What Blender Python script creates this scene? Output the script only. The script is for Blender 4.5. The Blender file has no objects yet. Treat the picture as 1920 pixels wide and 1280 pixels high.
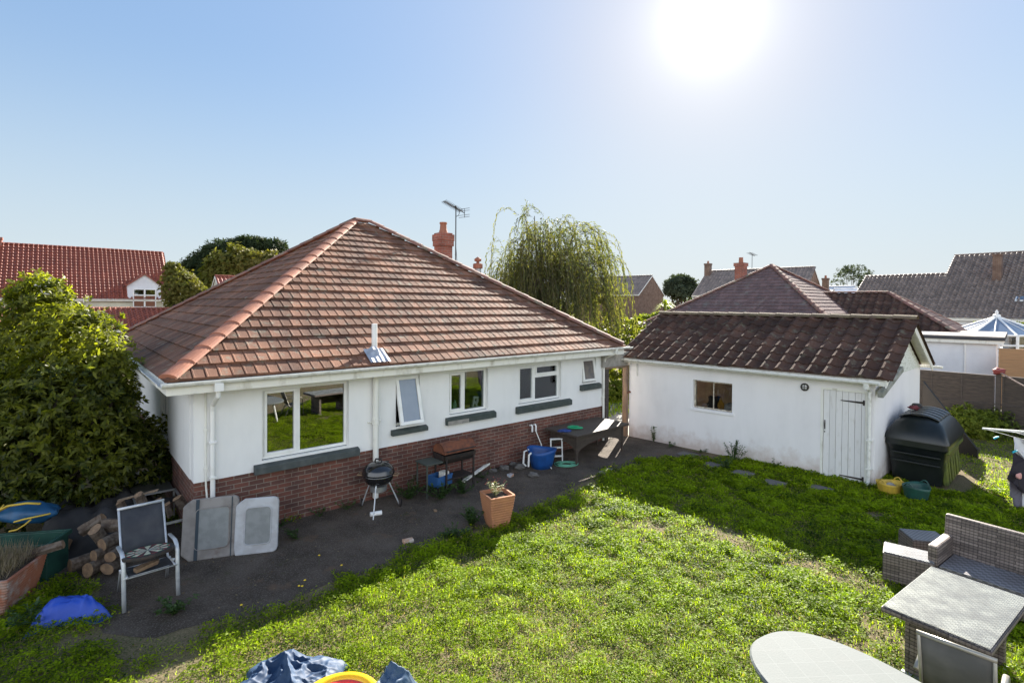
import bpy, bmesh, math, random
import numpy as np
from mathutils import Vector, Matrix
random.seed(7)
rng = np.random.default_rng(11)
R = math.radians
scene = bpy.context.scene
COL = scene.collection

# ------------------------------------------------------------------ camera
CAMH = 3.75; FPX = 980.0; CY = 584.0; PITCH = 0.014158; ROLL = 0.00685
_cp, _sp = math.cos(PITCH), math.sin(PITCH)
FW = Vector((0, _cp, -_sp)); _up = Vector((0, _sp, _cp)); _rt = Vector((1, 0, 0))
RT = _rt * math.cos(ROLL) + _up * math.sin(ROLL)
UPV = -_rt * math.sin(ROLL) + _up * math.cos(ROLL)
CPOS = Vector((0, 0, CAMH))
cd = bpy.data.cameras.new('camera'); cam = bpy.data.objects.new('camera', cd); COL.objects.link(cam)
cam.matrix_world = Matrix(((RT.x, UPV.x, -FW.x, 0), (RT.y, UPV.y, -FW.y, 0), (RT.z, UPV.z, -FW.z, CAMH), (0, 0, 0, 1)))
cd.sensor_width = 36; cd.lens = FPX / 1920 * 36; cd.shift_y = -(640 - CY) / 1920
cd.clip_start = 0.05; cd.clip_end = 3000
scene.camera = cam

# ------------------------------------------------------------------ light
SUN_AZ, SUN_EL = R(20.4), R(27.1)
SKY_A, SKY_H, REAR_FILL = 0.80, 0.34, 1.65
SUND = Vector((math.sin(SUN_AZ) * math.cos(SUN_EL), math.cos(SUN_AZ) * math.cos(SUN_EL), math.sin(SUN_EL)))
w = bpy.data.worlds.new('World'); scene.world = w; w.use_nodes = True
nt = w.node_tree; nt.nodes.clear()
out = nt.nodes.new('ShaderNodeOutputWorld'); bg = nt.nodes.new('ShaderNodeBackground')
sky = nt.nodes.new('ShaderNodeTexSky'); sky.sky_type = 'NISHITA'; sky.sun_disc = False
sky.sun_elevation = SUN_EL; sky.sun_rotation = SUN_AZ
sky.altitude = 10; sky.air_density = 1.0; sky.dust_density = 0.25; sky.ozone_density = 2.2
bg.inputs['Strength'].default_value = 0.15
EXPO = 2.0; EF = 2 ** EXPO
tc = nt.nodes.new('ShaderNodeTexCoord'); dp = nt.nodes.new('ShaderNodeVectorMath'); dp.operation = 'DOT_PRODUCT'
nrm = nt.nodes.new('ShaderNodeVectorMath'); nrm.operation = 'NORMALIZE'
nt.links.new(tc.outputs['Generated'], nrm.inputs[0]); nt.links.new(nrm.outputs[0], dp.inputs[0])
dp.inputs[1].default_value = SUND
def wm(op, a, b=None, v=None, v0=None):
    n = nt.nodes.new('ShaderNodeMath'); n.operation = op; n.use_clamp = False
    if a is not None: nt.links.new(a, n.inputs[0])
    else: n.inputs[0].default_value = v0
    if b is not None: nt.links.new(b, n.inputs[1])
    if v is not None: n.inputs[1].default_value = v
    return n.outputs[0]
# soften the sky's range (haze evens out its brightness), hue kept
bw = nt.nodes.new('ShaderNodeRGBToBW'); nt.links.new(sky.outputs[0], bw.inputs[0])
lum = wm('MULTIPLY', bw.outputs[0], v=0.219)
fac = wm('DIVIDE', None, wm('ADD', lum, v=SKY_H), v0=SKY_A)
sc = nt.nodes.new('ShaderNodeVectorMath'); sc.operation = 'SCALE'; nt.links.new(sky.outputs[0], sc.inputs[0]); nt.links.new(wm('MULTIPLY', fac, v=1.46 / EF), sc.inputs[3])
tn = nt.nodes.new('ShaderNodeVectorMath'); tn.operation = 'MULTIPLY'; tn.inputs[1].default_value = (1.07, 1.01, .935)
nt.links.new(sc.outputs[0], tn.inputs[0])
sp0 = nt.nodes.new('ShaderNodeSeparateXYZ'); nt.links.new(nrm.outputs[0], sp0.inputs[0])
hz = nt.nodes.new('ShaderNodeMapRange'); hz.interpolation_type = 'SMOOTHSTEP'; hz.inputs[1].default_value = -.42; hz.inputs[2].default_value = .02; hz.inputs[4].default_value = .8
nt.links.new(wm('MULTIPLY', sp0.outputs[2], v=-1.0), hz.inputs[0])
hm = nt.nodes.new('ShaderNodeMix'); hm.data_type = 'RGBA'; nt.links.new(hz.outputs[0], hm.inputs[0]); nt.links.new(tn.outputs[0], hm.inputs[6])
hm.inputs[7].default_value = (4.75 / EF, 5.45 / EF, 6.15 / EF, 1)     # pale haze low over the horizon
nt.links.new(hm.outputs[2], bg.inputs[0])
# aureole of the sun in the hazy air, and an added, unseen bright band behind the viewer lifting shaded walls
d0 = wm('MAXIMUM', dp.outputs['Value'], v=0.0)
g1 = wm('MULTIPLY', wm('POWER', d0, v=650.0), v=.42 / EF)
g1 = wm('ADD', g1, wm('MULTIPLY', wm('POWER', d0, v=90.0), v=.13 / EF))
g1 = wm('ADD', g1, wm('MULTIPLY', wm('POWER', d0, v=240.0), v=.20 / EF))
g2 = wm('MULTIPLY', wm('POWER', d0, v=10.0), v=0.13 / EF)
sp = nt.nodes.new('ShaderNodeSeparateXYZ'); nt.links.new(nrm.outputs[0], sp.inputs[0])
def smooth(a, lo, hi):
    n = nt.nodes.new('ShaderNodeMapRange'); n.interpolation_type = 'SMOOTHSTEP'; n.inputs[1].default_value = lo; n.inputs[2].default_value = hi
    nt.links.new(a, n.inputs[0]); return n.outputs[0]
rear_band = wm('MULTIPLY', smooth(wm('MULTIPLY', sp.outputs[1], v=-1.0), .0, .5), wm('MULTIPLY', smooth(sp.outputs[2], .02, .15), smooth(wm('MULTIPLY', sp.outputs[2], v=-1.0), -.72, -.40)))
g4 = wm('MULTIPLY', rear_band, v=REAR_FILL / EF)
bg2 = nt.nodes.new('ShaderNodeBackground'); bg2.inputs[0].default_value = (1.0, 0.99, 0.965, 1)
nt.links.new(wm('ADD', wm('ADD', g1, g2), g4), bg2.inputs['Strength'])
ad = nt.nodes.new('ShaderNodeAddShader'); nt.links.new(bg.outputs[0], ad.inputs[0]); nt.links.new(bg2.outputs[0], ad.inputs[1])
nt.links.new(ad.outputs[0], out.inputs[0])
sd = bpy.data.lights.new('sun', 'SUN'); sd.energy = 5.0; sd.angle = R(0.5); sd.color = (1.0, 0.93, 0.82)
sun = bpy.data.objects.new('sun', sd); COL.objects.link(sun)
sun.rotation_euler = SUND.to_track_quat('Z', 'Y').to_euler()
scene.view_settings.view_transform = 'Standard'; scene.view_settings.look = 'None'
scene.view_settings.exposure = EXPO; scene.view_settings.gamma = 1.0

# ------------------------------------------------------------------ placing
def ray(u, v):
    return FW + RT * ((u - 960) / FPX) - UPV * ((v - CY) / FPX)
def G(u, v, z=0.0):            # point at height z seen at photo position u, v
    d = ray(u, v); return CPOS + d * ((z - CAMH) / d.z)
def AT(u, v, y):               # point at distance y
    d = ray(u, v); return CPOS + d * (y / d.y)

# ------------------------------------------------------------------ materials
MATS = {}
def new_mat(name):
    m = bpy.data.materials.new(name); m.use_nodes = True; MATS[name] = m
    n = m.node_tree.nodes; l = m.node_tree.links
    return m, n, l, n['Principled BSDF']
def N(n, t, **kw):
    x = n.new('ShaderNode' + t)
    for k, v in kw.items():
        if k in x.inputs.keys(): x.inputs[k].default_value = v
        else: setattr(x, k, v)
    return x
def mixc(n, l, f, a, b, mode='MIX'):
    x = n.new('ShaderNodeMix'); x.data_type = 'RGBA'; x.blend_type = mode
    def put(s, v):
        if isinstance(v, bpy.types.NodeSocket): l.new(v, s)
        elif isinstance(v, (int, float)): s.default_value = v
        else: s.default_value = (*v, 1)
    put(x.inputs[0], f); put(x.inputs[6], a); put(x.inputs[7], b)
    return x.outputs[2]
def ramp(n, l, fac, lo, hi):
    x = n.new('ShaderNodeMapRange'); x.inputs[1].default_value = lo; x.inputs[2].default_value = hi
    l.new(fac, x.inputs[0]); return x.outputs[0]
def coords(n, l, scale=(1, 1, 1), kind='Object'):
    t = n.new('ShaderNodeTexCoord'); mp = n.new('ShaderNodeMapping'); mp.inputs['Scale'].default_value = scale
    l.new(t.outputs[kind], mp.inputs[0]); return mp.outputs[0]
def noise(n, l, co, s, d=5, r=.55):
    x = N(n, 'TexNoise', Scale=s, Detail=d, Roughness=r); l.new(co, x.inputs['Vector']); return x.outputs[0]
def bumpn(n, l, b, h, st, dist=.01):
    x = N(n, 'Bump', Strength=st, Distance=dist); l.new(h, x.inputs['Height']); l.new(x.outputs[0], b.inputs['Normal']); return x
def pm(name, c, c2=None, ns=4, lo=.4, hi=.62, rough=.7, metal=0, spec=.4, bump=0, bs=60, stretch=(1, 1, 1), tint=0,
       c3=None, ns3=1.2, lo3=.5, hi3=.7, coat=0):
    m, n, l, b = new_mat(name)
    co = coords(n, l, stretch)
    col = None
    if c2:
        col = mixc(n, l, ramp(n, l, noise(n, l, co, ns), lo, hi), c, c2)
    if c3:
        col = mixc(n, l, ramp(n, l, noise(n, l, co, ns3, 7, .65), lo3, hi3), col or c, c3)
    if tint:
        a = N(n, 'Attribute', attribute_name='tint'); mr = n.new('ShaderNodeMapRange')
        mr.inputs[3].default_value = 1 - tint; mr.inputs[4].default_value = 1 + tint
        l.new(a.outputs['Fac'], mr.inputs[0])
        cc = n.new('ShaderNodeCombineColor')
        for i in range(3): l.new(mr.outputs[0], cc.inputs[i])
        col = mixc(n, l, 1.0, col or c, cc.outputs[0], 'MULTIPLY')
    if col: l.new(col, b.inputs['Base Color'])
    else: b.inputs['Base Color'].default_value = (*c, 1)
    b.inputs['Roughness'].default_value = rough; b.inputs['Metallic'].default_value = metal
    b.inputs['Specular IOR Level'].default_value = spec
    b.inputs['Coat Weight'].default_value = coat
    if bump: bumpn(n, l, b, noise(n, l, coords(n, l), bs, 4), bump)
    return m
def leafmat(name, ca, cb, trans=.45, rough=.45, spec=.5, cc=None):
    m, n, l, b = new_mat(name)
    a = N(n, 'Attribute', attribute_name='tint')
    col = mixc(n, l, a.outputs['Fac'], ca, cb)
    if cc: col = mixc(n, l, ramp(n, l, a.outputs['Fac'], .9, 1.0), col, cc)
    l.new(col, b.inputs['Base Color']); b.inputs['Roughness'].default_value = rough
    b.inputs['Specular IOR Level'].default_value = spec
    t = n.new('ShaderNodeBsdfTranslucent'); l.new(mixc(n, l, 1.0, col, (1.5, 1.55, .45), 'MULTIPLY'), t.inputs[0])
    mx = n.new('ShaderNodeMixShader'); mx.inputs[0].default_value = trans
    l.new(b.outputs[0], mx.inputs[1]); l.new(t.outputs[0], mx.inputs[2]); l.new(mx.outputs[0], n['Material Output'].inputs[0])
    return m
def brickmat(name, c1, c2, mortar, bw=.225, bh=.075, mw=.012, grime=True):
    m, n, l, b = new_mat(name)
    uv = n.new('ShaderNodeTexCoord')
    br = N(n, 'TexBrick', Scale=1.0); br.inputs['Mortar Size'].default_value = mw / 2
    br.inputs['Brick Width'].default_value = bw; br.inputs['Row Height'].default_value = bh
    br.inputs['Color1'].default_value = (*c1, 1); br.inputs['Color2'].default_value = (*c2, 1); br.inputs['Mortar'].default_value = (*mortar, 1)
    br.inputs['Bias'].default_value = -.1; br.inputs['Mortar Smooth'].default_value = .15
    l.new(uv.outputs['UV'], br.inputs[0])
    co = coords(n, l)
    col = mixc(n, l, ramp(n, l, noise(n, l, co, 2.3, 6), .35, .7), br.outputs[0], (.55, .5, .5), 'MULTIPLY')
    if grime: col = mixc(n, l, ramp(n, l, noise(n, l, co, 11, 6, .7), .6, .78), col, (.26, .22, .2))
    l.new(col, b.inputs['Base Color']); b.inputs['Roughness'].default_value = .85
    inv = N(n, 'Math', operation='SUBTRACT'); inv.inputs[0].default_value = 1.0; l.new(br.outputs[1], inv.inputs[1])
    ad = N(n, 'Math', operation='MULTIPLY_ADD'); l.new(noise(n, l, co, 70, 4), ad.inputs[0]); ad.inputs[1].default_value = .35; l.new(inv.outputs[0], ad.inputs[2])
    bumpn(n, l, b, ad.outputs[0], .8, .006)
    return m
def rendermat(name, base=(.82, .82, .81), dirt=(.42, .40, .34), lo=.56, hi=.8):
    m, n, l, b = new_mat(name)
    st = noise(n, l, coords(n, l, (1.3, 1.3, .35)), 1.6, 7, .65)
    bl = noise(n, l, coords(n, l), 1.1, 6, .6)
    mul = N(n, 'Math', operation='MULTIPLY'); l.new(ramp(n, l, st, .38, .75), mul.inputs[0]); l.new(ramp(n, l, bl, .3, .7), mul.inputs[1])
    # splash-back dirt near the ground
    t = n.new('ShaderNodeTexCoord'); sx = n.new('ShaderNodeSeparateXYZ'); l.new(t.outputs['Object'], sx.inputs[0])
    zz = N(n, 'Math', operation='MULTIPLY_ADD'); l.new(noise(n, l, coords(n, l), 3.5, 6, .7), zz.inputs[0]); zz.inputs[1].default_value = -.9; l.new(sx.outputs[2], zz.inputs[2])
    low = n.new('ShaderNodeMapRange'); low.inputs[1].default_value = .0; low.inputs[2].default_value = -.42; l.new(zz.outputs[0], low.inputs[0])
    col = mixc(n, l, mul.outputs[0], base, tuple(.84 * c for c in base))
    mm = N(n, 'Math', operation='MULTIPLY'); l.new(low.outputs[0], mm.inputs[0]); mm.inputs[1].default_value = .75
    col = mixc(n, l, mm.outputs[0], col, dirt)
    sp = ramp(n, l, noise(n, l, coords(n, l), 16, 3, .5), .76, .8)
    ms = N(n, 'Math', operation='MULTIPLY'); l.new(sp, ms.inputs[0]); ms.inputs[1].default_value = .3
    col = mixc(n, l, ms.outputs[0], col, dirt)
    l.new(col, b.inputs['Base Color']); b.inputs['Roughness'].default_value = .85; b.inputs['Specular IOR Level'].default_value = .25
    ad = N(n, 'Math', operation='ADD'); l.new(noise(n, l, coords(n, l), 90, 3), ad.inputs[0]); l.new(noise(n, l, coords(n, l), 4, 3), ad.inputs[1])
    bumpn(n, l, b, ad.outputs[0], .35, .01)
    return m
def weavemat(name, c1, c2, s=55, rough=.6, check=0):
    m, n, l, b = new_mat(name)
    uv = n.new('ShaderNodeTexCoord')
    ck = N(n, 'TexBrick', Scale=1.0); ck.inputs['Brick Width'].default_value = 5.5 / s; ck.inputs['Row Height'].default_value = .55 / s
    ck.inputs['Mortar Size'].default_value = .07 / s; ck.inputs['Mortar Smooth'].default_value = .6
    ck.inputs['Color1'].default_value = (*c1, 1); ck.inputs['Color2'].default_value = (*c2, 1); ck.inputs['Mortar'].default_value = (*[.25 * x for x in c2], 1)
    l.new(uv.outputs['UV'], ck.inputs[0])
    src = ck.outputs[0]
    if check:
        k2 = N(n, 'TexChecker', Scale=1.0 / check); k2.inputs[1].default_value = (*c1, 1); k2.inputs[2].default_value = (*c2, 1); l.new(uv.outputs['UV'], k2.inputs[0]); src = k2.outputs[0]
    else:
        wv = N(n, 'TexWave', Scale=7.0, Distortion=1.5); wv.bands_direction = 'X'; l.new(uv.outputs['UV'], wv.inputs[0]); wm_ = ramp(n, l, wv.outputs['Fac'], .0, .35)
        src = mixc(n, l, wm_, mixc(n, l, 1.0, src, (.62, .6, .6), 'MULTIPLY'), src)
    col = mixc(n, l, ramp(n, l, noise(n, l, coords(n, l, (1, 1, 14)), 3, 5), .4, .65), src, (.8, .78, .77), 'MULTIPLY')
    l.new(col, b.inputs['Base Color']); b.inputs['Roughness'].default_value = rough
    inv = N(n, 'Math', operation='SUBTRACT'); inv.inputs[0].default_value = 1.0; l.new(ck.outputs[1], inv.inputs[1])
    bumpn(n, l, b, inv.outputs[0], .8, .004)
    return m
def glassmat(name, tint=(.75, .8, .8), refl=.16, rough=.0):
    m, n, l, b = new_mat(name); n.remove(b)
    tr = n.new('ShaderNodeBsdfTransparent'); tr.inputs[0].default_value = (*tint, 1)
    gl = n.new('ShaderNodeBsdfGlossy'); gl.inputs['Roughness'].default_value = rough; gl.inputs[0].default_value = (.95, .97, 1, 1)
    fr = n.new('ShaderNodeFresnel'); fr.inputs[0].default_value = 1.5
    a = N(n, 'Math', operation='ADD'); l.new(fr.outputs[0], a.inputs[0]); a.inputs[1].default_value = refl; a.use_clamp = True
    mx = n.new('ShaderNodeMixShader'); l.new(a.outputs[0], mx.inputs[0]); l.new(tr.outputs[0], mx.inputs[1]); l.new(gl.outputs[0], mx.inputs[2])
    l.new(mx.outputs[0], n['Material Output'].inputs[0]); return m

M_tile = pm('roof_tile_brown', (.225, .108, .066), (.115, .062, .046), 1.6, .35, .68, .85, bump=.8, bs=70, tint=.42, c3=(.19, .165, .125), ns3=7, lo3=.54, hi3=.68, spec=.25)
M_tile_grey = pm('roof_tile_dark_brown', (.095, .052, .038), (.06, .038, .031), 2, .35, .65, .9, bump=.8, bs=60, tint=.35, c3=(.13, .115, .085), ns3=6, lo3=.55, hi3=.7, spec=.12)
M_tile_purple = pm('roof_tile_purple', (.17, .10, .09), (.13, .085, .08), 5, .35, .65, .75, tint=.3, c3=(.2, .19, .16), ns3=1.6, lo3=.55, hi3=.75)
M_tile_red = pm('roof_tile_red', (.30, .085, .048), (.22, .062, .038), 3, .35, .65, .45, tint=.15, spec=.5)
M_tile_slate = pm('roof_tile_slate', (.25, .195, .165), (.175, .14, .12), 3, .35, .65, .6, tint=.25)
M_hip = pm('hip_tile_terracotta', (.36, .145, .085), (.27, .11, .07), 6, .35, .65, .75, bump=.4, bs=70, tint=.25, c3=(.22, .17, .13), ns3=5, lo3=.6, hi3=.75)
M_hip2 = pm('hip_tile_weathered', (.24, .115, .085), (.17, .09, .075), 6, .35, .65, .8, bump=.4, bs=70, tint=.25, c3=(.2, .2, .14), ns3=4, lo3=.52, hi3=.7)
M_lichen = pm('ridge_tile_mossy', (.12, .085, .06), (.15, .12, .07), 9, .4, .6, .9, bump=.6, bs=60, tint=.25)
M_render = rendermat('painted_render')
M_render_shed = rendermat('painted_render_shed', (.82, .80, .80), (.50, .40, .34))
M_white = pm('white_plastic', (.82, .82, .80), (.66, .66, .62), 2.5, .5, .8, .35, spec=.5)
M_paint = pm('white_paint_old', (.78, .77, .71), (.50, .48, .41), 6, .52, .75, .6, stretch=(1, 1, .4))
M_gutter = pm('gutter_plastic', (.74, .74, .70), (.42, .42, .36), 9, .5, .8, .45, stretch=(1, 1, 1))
M_brick = brickmat('red_brick', (.19, .070, .048), (.10, .050, .042), (.27, .225, .18))
M_brick_or = brickmat('chimney_brick', (.40, .13, .08), (.30, .11, .08), (.36, .3, .25))
M_brick_br = brickmat('brown_brick', (.22, .13, .09), (.18, .11, .08), (.3, .26, .22), grime=False)
M_sill = pm('sill_dark_green', (.045, .06, .055), (.075, .085, .08), 8, .4, .7, .65)
M_sillgrey = pm('sill_slate_grey', (.055, .066, .066), (.09, .10, .098), 6, .4, .7, .7)
M_glass = glassmat('window_glass', (.7, .74, .74), .07)
M_glass_hi = glassmat('window_glass_reflective', (.35, .4, .4), .26)
M_frost = pm('frosted_glass', (.10, .15, .22), (.13, .18, .25), 3, .3, .7, .18, spec=.9, coat=.6)
M_dark = pm('dark_interior', (.035, .03, .028)); M_room = pm('room_plaster', (.30, .27, .22))
M_lead = pm('lead_flashing', (.42, .45, .5), (.3, .32, .36), 8, rough=.4, metal=.3)
M_metal = pm('galvanised_metal', (.45, .46, .47), (.32, .33, .34), 7, rough=.42, metal=.8)
M_alu = pm('powder_coated_aluminium', (.58, .60, .62), (.46, .48, .5), 10, rough=.4, metal=.35)
M_black = pm('black_enamel', (.012, .012, .014), rough=.16, spec=.6, coat=.5)
M_blackm = pm('black_iron', (.02, .02, .02), (.045, .03, .025), 15, rough=.6)
M_rust = pm('rusty_steel', (.22, .075, .035), (.11, .045, .03), 9, .35, .65, .85, bump=.3)
M_wood = pm('weathered_wood', (.24, .17, .11), (.15, .11, .08), 4, .35, .65, .85, stretch=(1, 1, 8), bump=.4, bs=30)
M_wood_end = pm('cut_wood', (.26, .17, .10), (.17, .11, .07), 18, .4, .6, .8)
M_bark = pm('bark', (.075, .052, .038), (.15, .12, .095), 14, .4, .6, .95, bump=.9, bs=25)
M_fence = pm('grey_fence_timber', (.085, .068, .058), (.05, .042, .038), 6, .4, .65, .85, stretch=(1, 1, 6))
M_fence_new = pm('new_fence_timber', (.46, .27, .14), (.34, .2, .11), 6, .4, .65, .8, stretch=(.3, .3, 8))
M_mesh = pm('dark_mesh_fabric', (.035, .037, .045), (.055, .057, .062), 5, .4, .7, .75)
M_mesh2 = pm('grey_mesh_fabric', (.085, .083, .075), (.12, .115, .105), 5, .4, .7, .75)
M_rattan = weavemat('grey_rattan', (.27, .22, .19), (.12, .095, .083), 15)
M_rattan_dk = weavemat('dark_rattan', (.115, .085, .065), (.07, .055, .045))
M_conc = pm('concrete', (.33, .31, .28), (.22, .21, .19), 8, .4, .7, .9, bump=.5, bs=70)
M_concd = pm('dark_concrete', (.14, .13, .12), (.10, .095, .09), 8, .4, .7, .9, bump=.5, bs=70)
M_felt = pm('roofing_felt', (.30, .27, .25), (.22, .2, .19), 5, rough=.95); M_feltd = pm('felt_edge', (.05, .05, .055))
M_soil = pm('potting_soil', (.045, .033, .025), (.08, .06, .04), 20, rough=1, bump=1, bs=40)
M_leafdk = pm('trunk_brown', (.10, .075, .055), (.06, .048, .04), 10, rough=.95, bump=.6, bs=20)

# ------------------------------------------------------------------ mesh helper
def link(o, parent=None):
    COL.objects.link(o)
    if parent: o.parent = parent
    return o
def tag(o, label=None, cat=None, group=None, kind=None):
    if label: o['label'] = label
    if cat: o['category'] = cat
    if group: o['group'] = group
    if kind: o['kind'] = kind
    return o
def thing(name, label, cat, loc=(0, 0, 0), rz=0.0, group=None):
    o = bpy.data.objects.new(name, None); link(o); o.location = loc; o.rotation_euler = (0, 0, rz)
    o.empty_display_size = .2
    return tag(o, label, cat, group)
class MB:
    def __init__(s): s.v = []; s.f = []; s.t = []; s.m = []; s.mats = []
    def mi(s, m):
        if m is None: return 0
        if m not in s.mats: s.mats.append(m)
        return s.mats.index(m)
    def add(s, vs, fs, tint=.5, m=None):
        b = len(s.v); s.v += [tuple(x) for x in vs]; k = s.mi(m)
        for f in fs: s.f.append([b + i for i in f]); s.t.append(tint); s.m.append(k)
    def box(s, a, b, tint=.5, m=None, T=None, skip=()):
        x0, y0, z0 = a; x1, y1, z1 = b
        vs = [Vector(p) for p in ((x0, y0, z0), (x1, y0, z0), (x1, y1, z0), (x0, y1, z0), (x0, y0, z1), (x1, y0, z1), (x1, y1, z1), (x0, y1, z1))]
        if T: vs = [T @ p for p in vs]
        fs = [(3, 2, 1, 0), (4, 5, 6, 7), (0, 1, 5, 4), (1, 2, 6, 5), (2, 3, 7, 6), (3, 0, 4, 7)]
        s.add(vs, [f for i, f in enumerate(fs) if i not in skip], tint, m)
    def tube(s, pts, r, n=8, tint=.5, m=None, cap=True, flat=1.0):
        pts = [Vector(p) for p in pts]; k = len(pts)
        rs = r if isinstance(r, (list, tuple)) else [r] * k
        up = Vector((0, 0, 1)); rings = []; prev = None
        for i, p in enumerate(pts):
            d = (pts[min(i + 1, k - 1)] - pts[max(i - 1, 0)])
            d = d.normalized() if d.length > 1e-9 else Vector((0, 0, 1))
            if prev is None:
                a = d.cross(up if abs(d.z) < .95 else Vector((0, 1, 0))).normalized()
            else:
                a = (prev - d * prev.dot(d)); a = a.normalized() if a.length > 1e-6 else d.orthogonal().normalized()
            prev = a; b = d.cross(a)
            rings.append([p + (a * math.cos(2 * math.pi * j / n) + b * math.sin(2 * math.pi * j / n) * flat) * rs[i] for j in range(n)])
        vs = [q for rg in rings for q in rg]
        fs = [(i * n + j, i * n + (j + 1) % n, (i + 1) * n + (j + 1) % n, (i + 1) * n + j) for i in range(k - 1) for j in range(n)]
        if cap: fs += [tuple(range(n - 1, -1, -1)), tuple(range((k - 1) * n, k * n))]
        s.add(vs, fs, tint, m)
    def lathe(s, prof, n=24, c=(0, 0, 0), tint=.5, m=None, cap=True, sx=1, sy=1):
        c = Vector(c); vs = [c + Vector((r * math.cos(2 * math.pi * j / n) * sx, r * math.sin(2 * math.pi * j / n) * sy, z)) for r, z in prof for j in range(n)]
        k = len(prof)
        fs = [(i * n + j, i * n + (j + 1) % n, (i + 1) * n + (j + 1) % n, (i + 1) * n + j) for i in range(k - 1) for j in range(n)]
        if cap: fs += [tuple(range(n - 1, -1, -1)), tuple(range((k - 1) * n, k * n))]
        s.add(vs, fs, tint, m)
    def prism(s, poly, A, X, Y, D, tint=.5, m=None):   # poly (x,y) in plane A+X*x+Y*y, extruded by D
        A, X, Y, D = map(Vector, (A, X, Y, D)); n = len(poly)
        v0 = [A + X * x + Y * y for x, y in poly]; vs = v0 + [p + D for p in v0]
        fs = [tuple(range(n - 1, -1, -1)), tuple(range(n, 2 * n))] + [(i, (i + 1) % n, n + (i + 1) % n, n + i) for i in range(n)]
        s.add(vs, fs, tint, m)
    def build(s, name, mat=None, parent=None, bevel=0, smooth=False, clips=(), skew=0, uv=True, fn=None, nrm=True, seg=1):
        if skew: s.v = [(x + skew * y, y, z) for x, y, z in s.v]
        if fn: s.v = [tuple(fn(Vector(p))) for p in s.v]
        me = bpy.data.meshes.new(name); me.from_pydata(s.v, [], s.f)
        at = me.attributes.new('tint', 'FLOAT', 'FACE'); at.data.foreach_set('value', s.t)
        if s.mats:
            for m in s.mats: me.materials.append(m)
            me.polygons.foreach_set('material_index', s.m)
        elif mat: me.materials.append(mat)
        if clips or nrm:
            bm = bmesh.new(); bm.from_mesh(me)
            for co, no in clips:
                bmesh.ops.bisect_plane(bm, geom=bm.verts[:] + bm.edges[:] + bm.faces[:], plane_co=co, plane_no=no, clear_outer=True)
            if nrm: bmesh.ops.recalc_face_normals(bm, faces=bm.faces[:])
            bm.to_mesh(me); bm.free()
        if uv:
            ul = me.uv_layers.new(name='UVMap'); vv = me.vertices
            dat = np.zeros((len(me.loops), 2), dtype=np.float32)
            for p in me.polygons:
                nx, ny, nz = abs(p.normal.x), abs(p.normal.y), abs(p.normal.z)
                for li in p.loop_indices:
                    c = vv[me.loops[li].vertex_index].co
                    dat[li] = (c.x, c.y) if nz >= nx and nz >= ny else ((c.x, c.z) if ny >= nx else (c.y, c.z))
            ul.data.foreach_set('uv', dat.ravel())
        if smooth:
            me.polygons.foreach_set('use_smooth', [True] * len(me.polygons))
        o = bpy.data.objects.new(name, me); link(o, parent)
        if bevel:
            b = o.modifiers.new('bevel', 'BEVEL'); b.width = bevel; b.segments = seg + 1; b.limit_method = 'ANGLE'; b.angle_limit = R(40)
        return o

def leaf_mesh(name, base, axis, side, L, Wd, tint, mat, parent=None, droop=.12):
    """many small leaf faces as one mesh; base/axis/side (n,3), L/Wd/tint (n,)"""
    n = len(base); L = L[:, None]; Wd = Wd[:, None]
    up = np.cross(axis, side)
    v = np.empty((n, 4, 3), np.float32)
    v[:, 0] = base; v[:, 1] = base + axis * L * .45 + side * Wd * .5 - up * L * droop * .3
    tip = base + axis * L; tip[:, 2] -= (L * droop)[:, 0]; v[:, 2] = tip
    v[:, 3] = base + axis * L * .45 - side * Wd * .5 - up * L * droop * .3
    me = bpy.data.meshes.new(name)
    me.vertices.add(n * 4); me.vertices.foreach_set('co', v.ravel())
    me.loops.add(n * 4); me.loops.foreach_set('vertex_index', np.arange(n * 4, dtype=np.int32))
    me.polygons.add(n); me.polygons.foreach_set('loop_start', np.arange(0, n * 4, 4, dtype=np.int32))
    try: me.polygons.foreach_set('loop_total', np.full(n, 4, np.int32))
    except Exception: pass
    me.update(calc_edges=True)
    at = me.attributes.new('tint', 'FLOAT', 'FACE'); at.data.foreach_set('value', tint.astype(np.float32))
    me.materials.append(mat)
    o = bpy.data.objects.new(name, me); link(o, parent); return o
def unit(a): return a / np.maximum(np.linalg.norm(a, axis=1, keepdims=True), 1e-9)
def rand_dirs(n, r=rng): return unit(r.normal(size=(n, 3)))
_lat = np.random.default_rng(5).random((256, 256))
def vnoise(x, y, s):
    x = np.asarray(x) * s + 100.37; y = np.asarray(y) * s + 77.7
    xi = np.floor(x).astype(int); yi = np.floor(y).astype(int); fx = x - xi; fy = y - yi
    fx = fx * fx * (3 - 2 * fx); fy = fy * fy * (3 - 2 * fy)
    a = _lat[xi % 256, yi % 256]; b = _lat[(xi + 1) % 256, yi % 256]; c = _lat[xi % 256, (yi + 1) % 256]; d = _lat[(xi + 1) % 256, (yi + 1) % 256]
    return (a * (1 - fx) + b * fx) * (1 - fy) + (c * (1 - fx) + d * fx) * fy
def fbm(x, y, s): return (vnoise(x, y, s) * .5 + vnoise(x, y, s * 2.1) * .28 + vnoise(x, y, s * 4.7) * .22)

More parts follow.
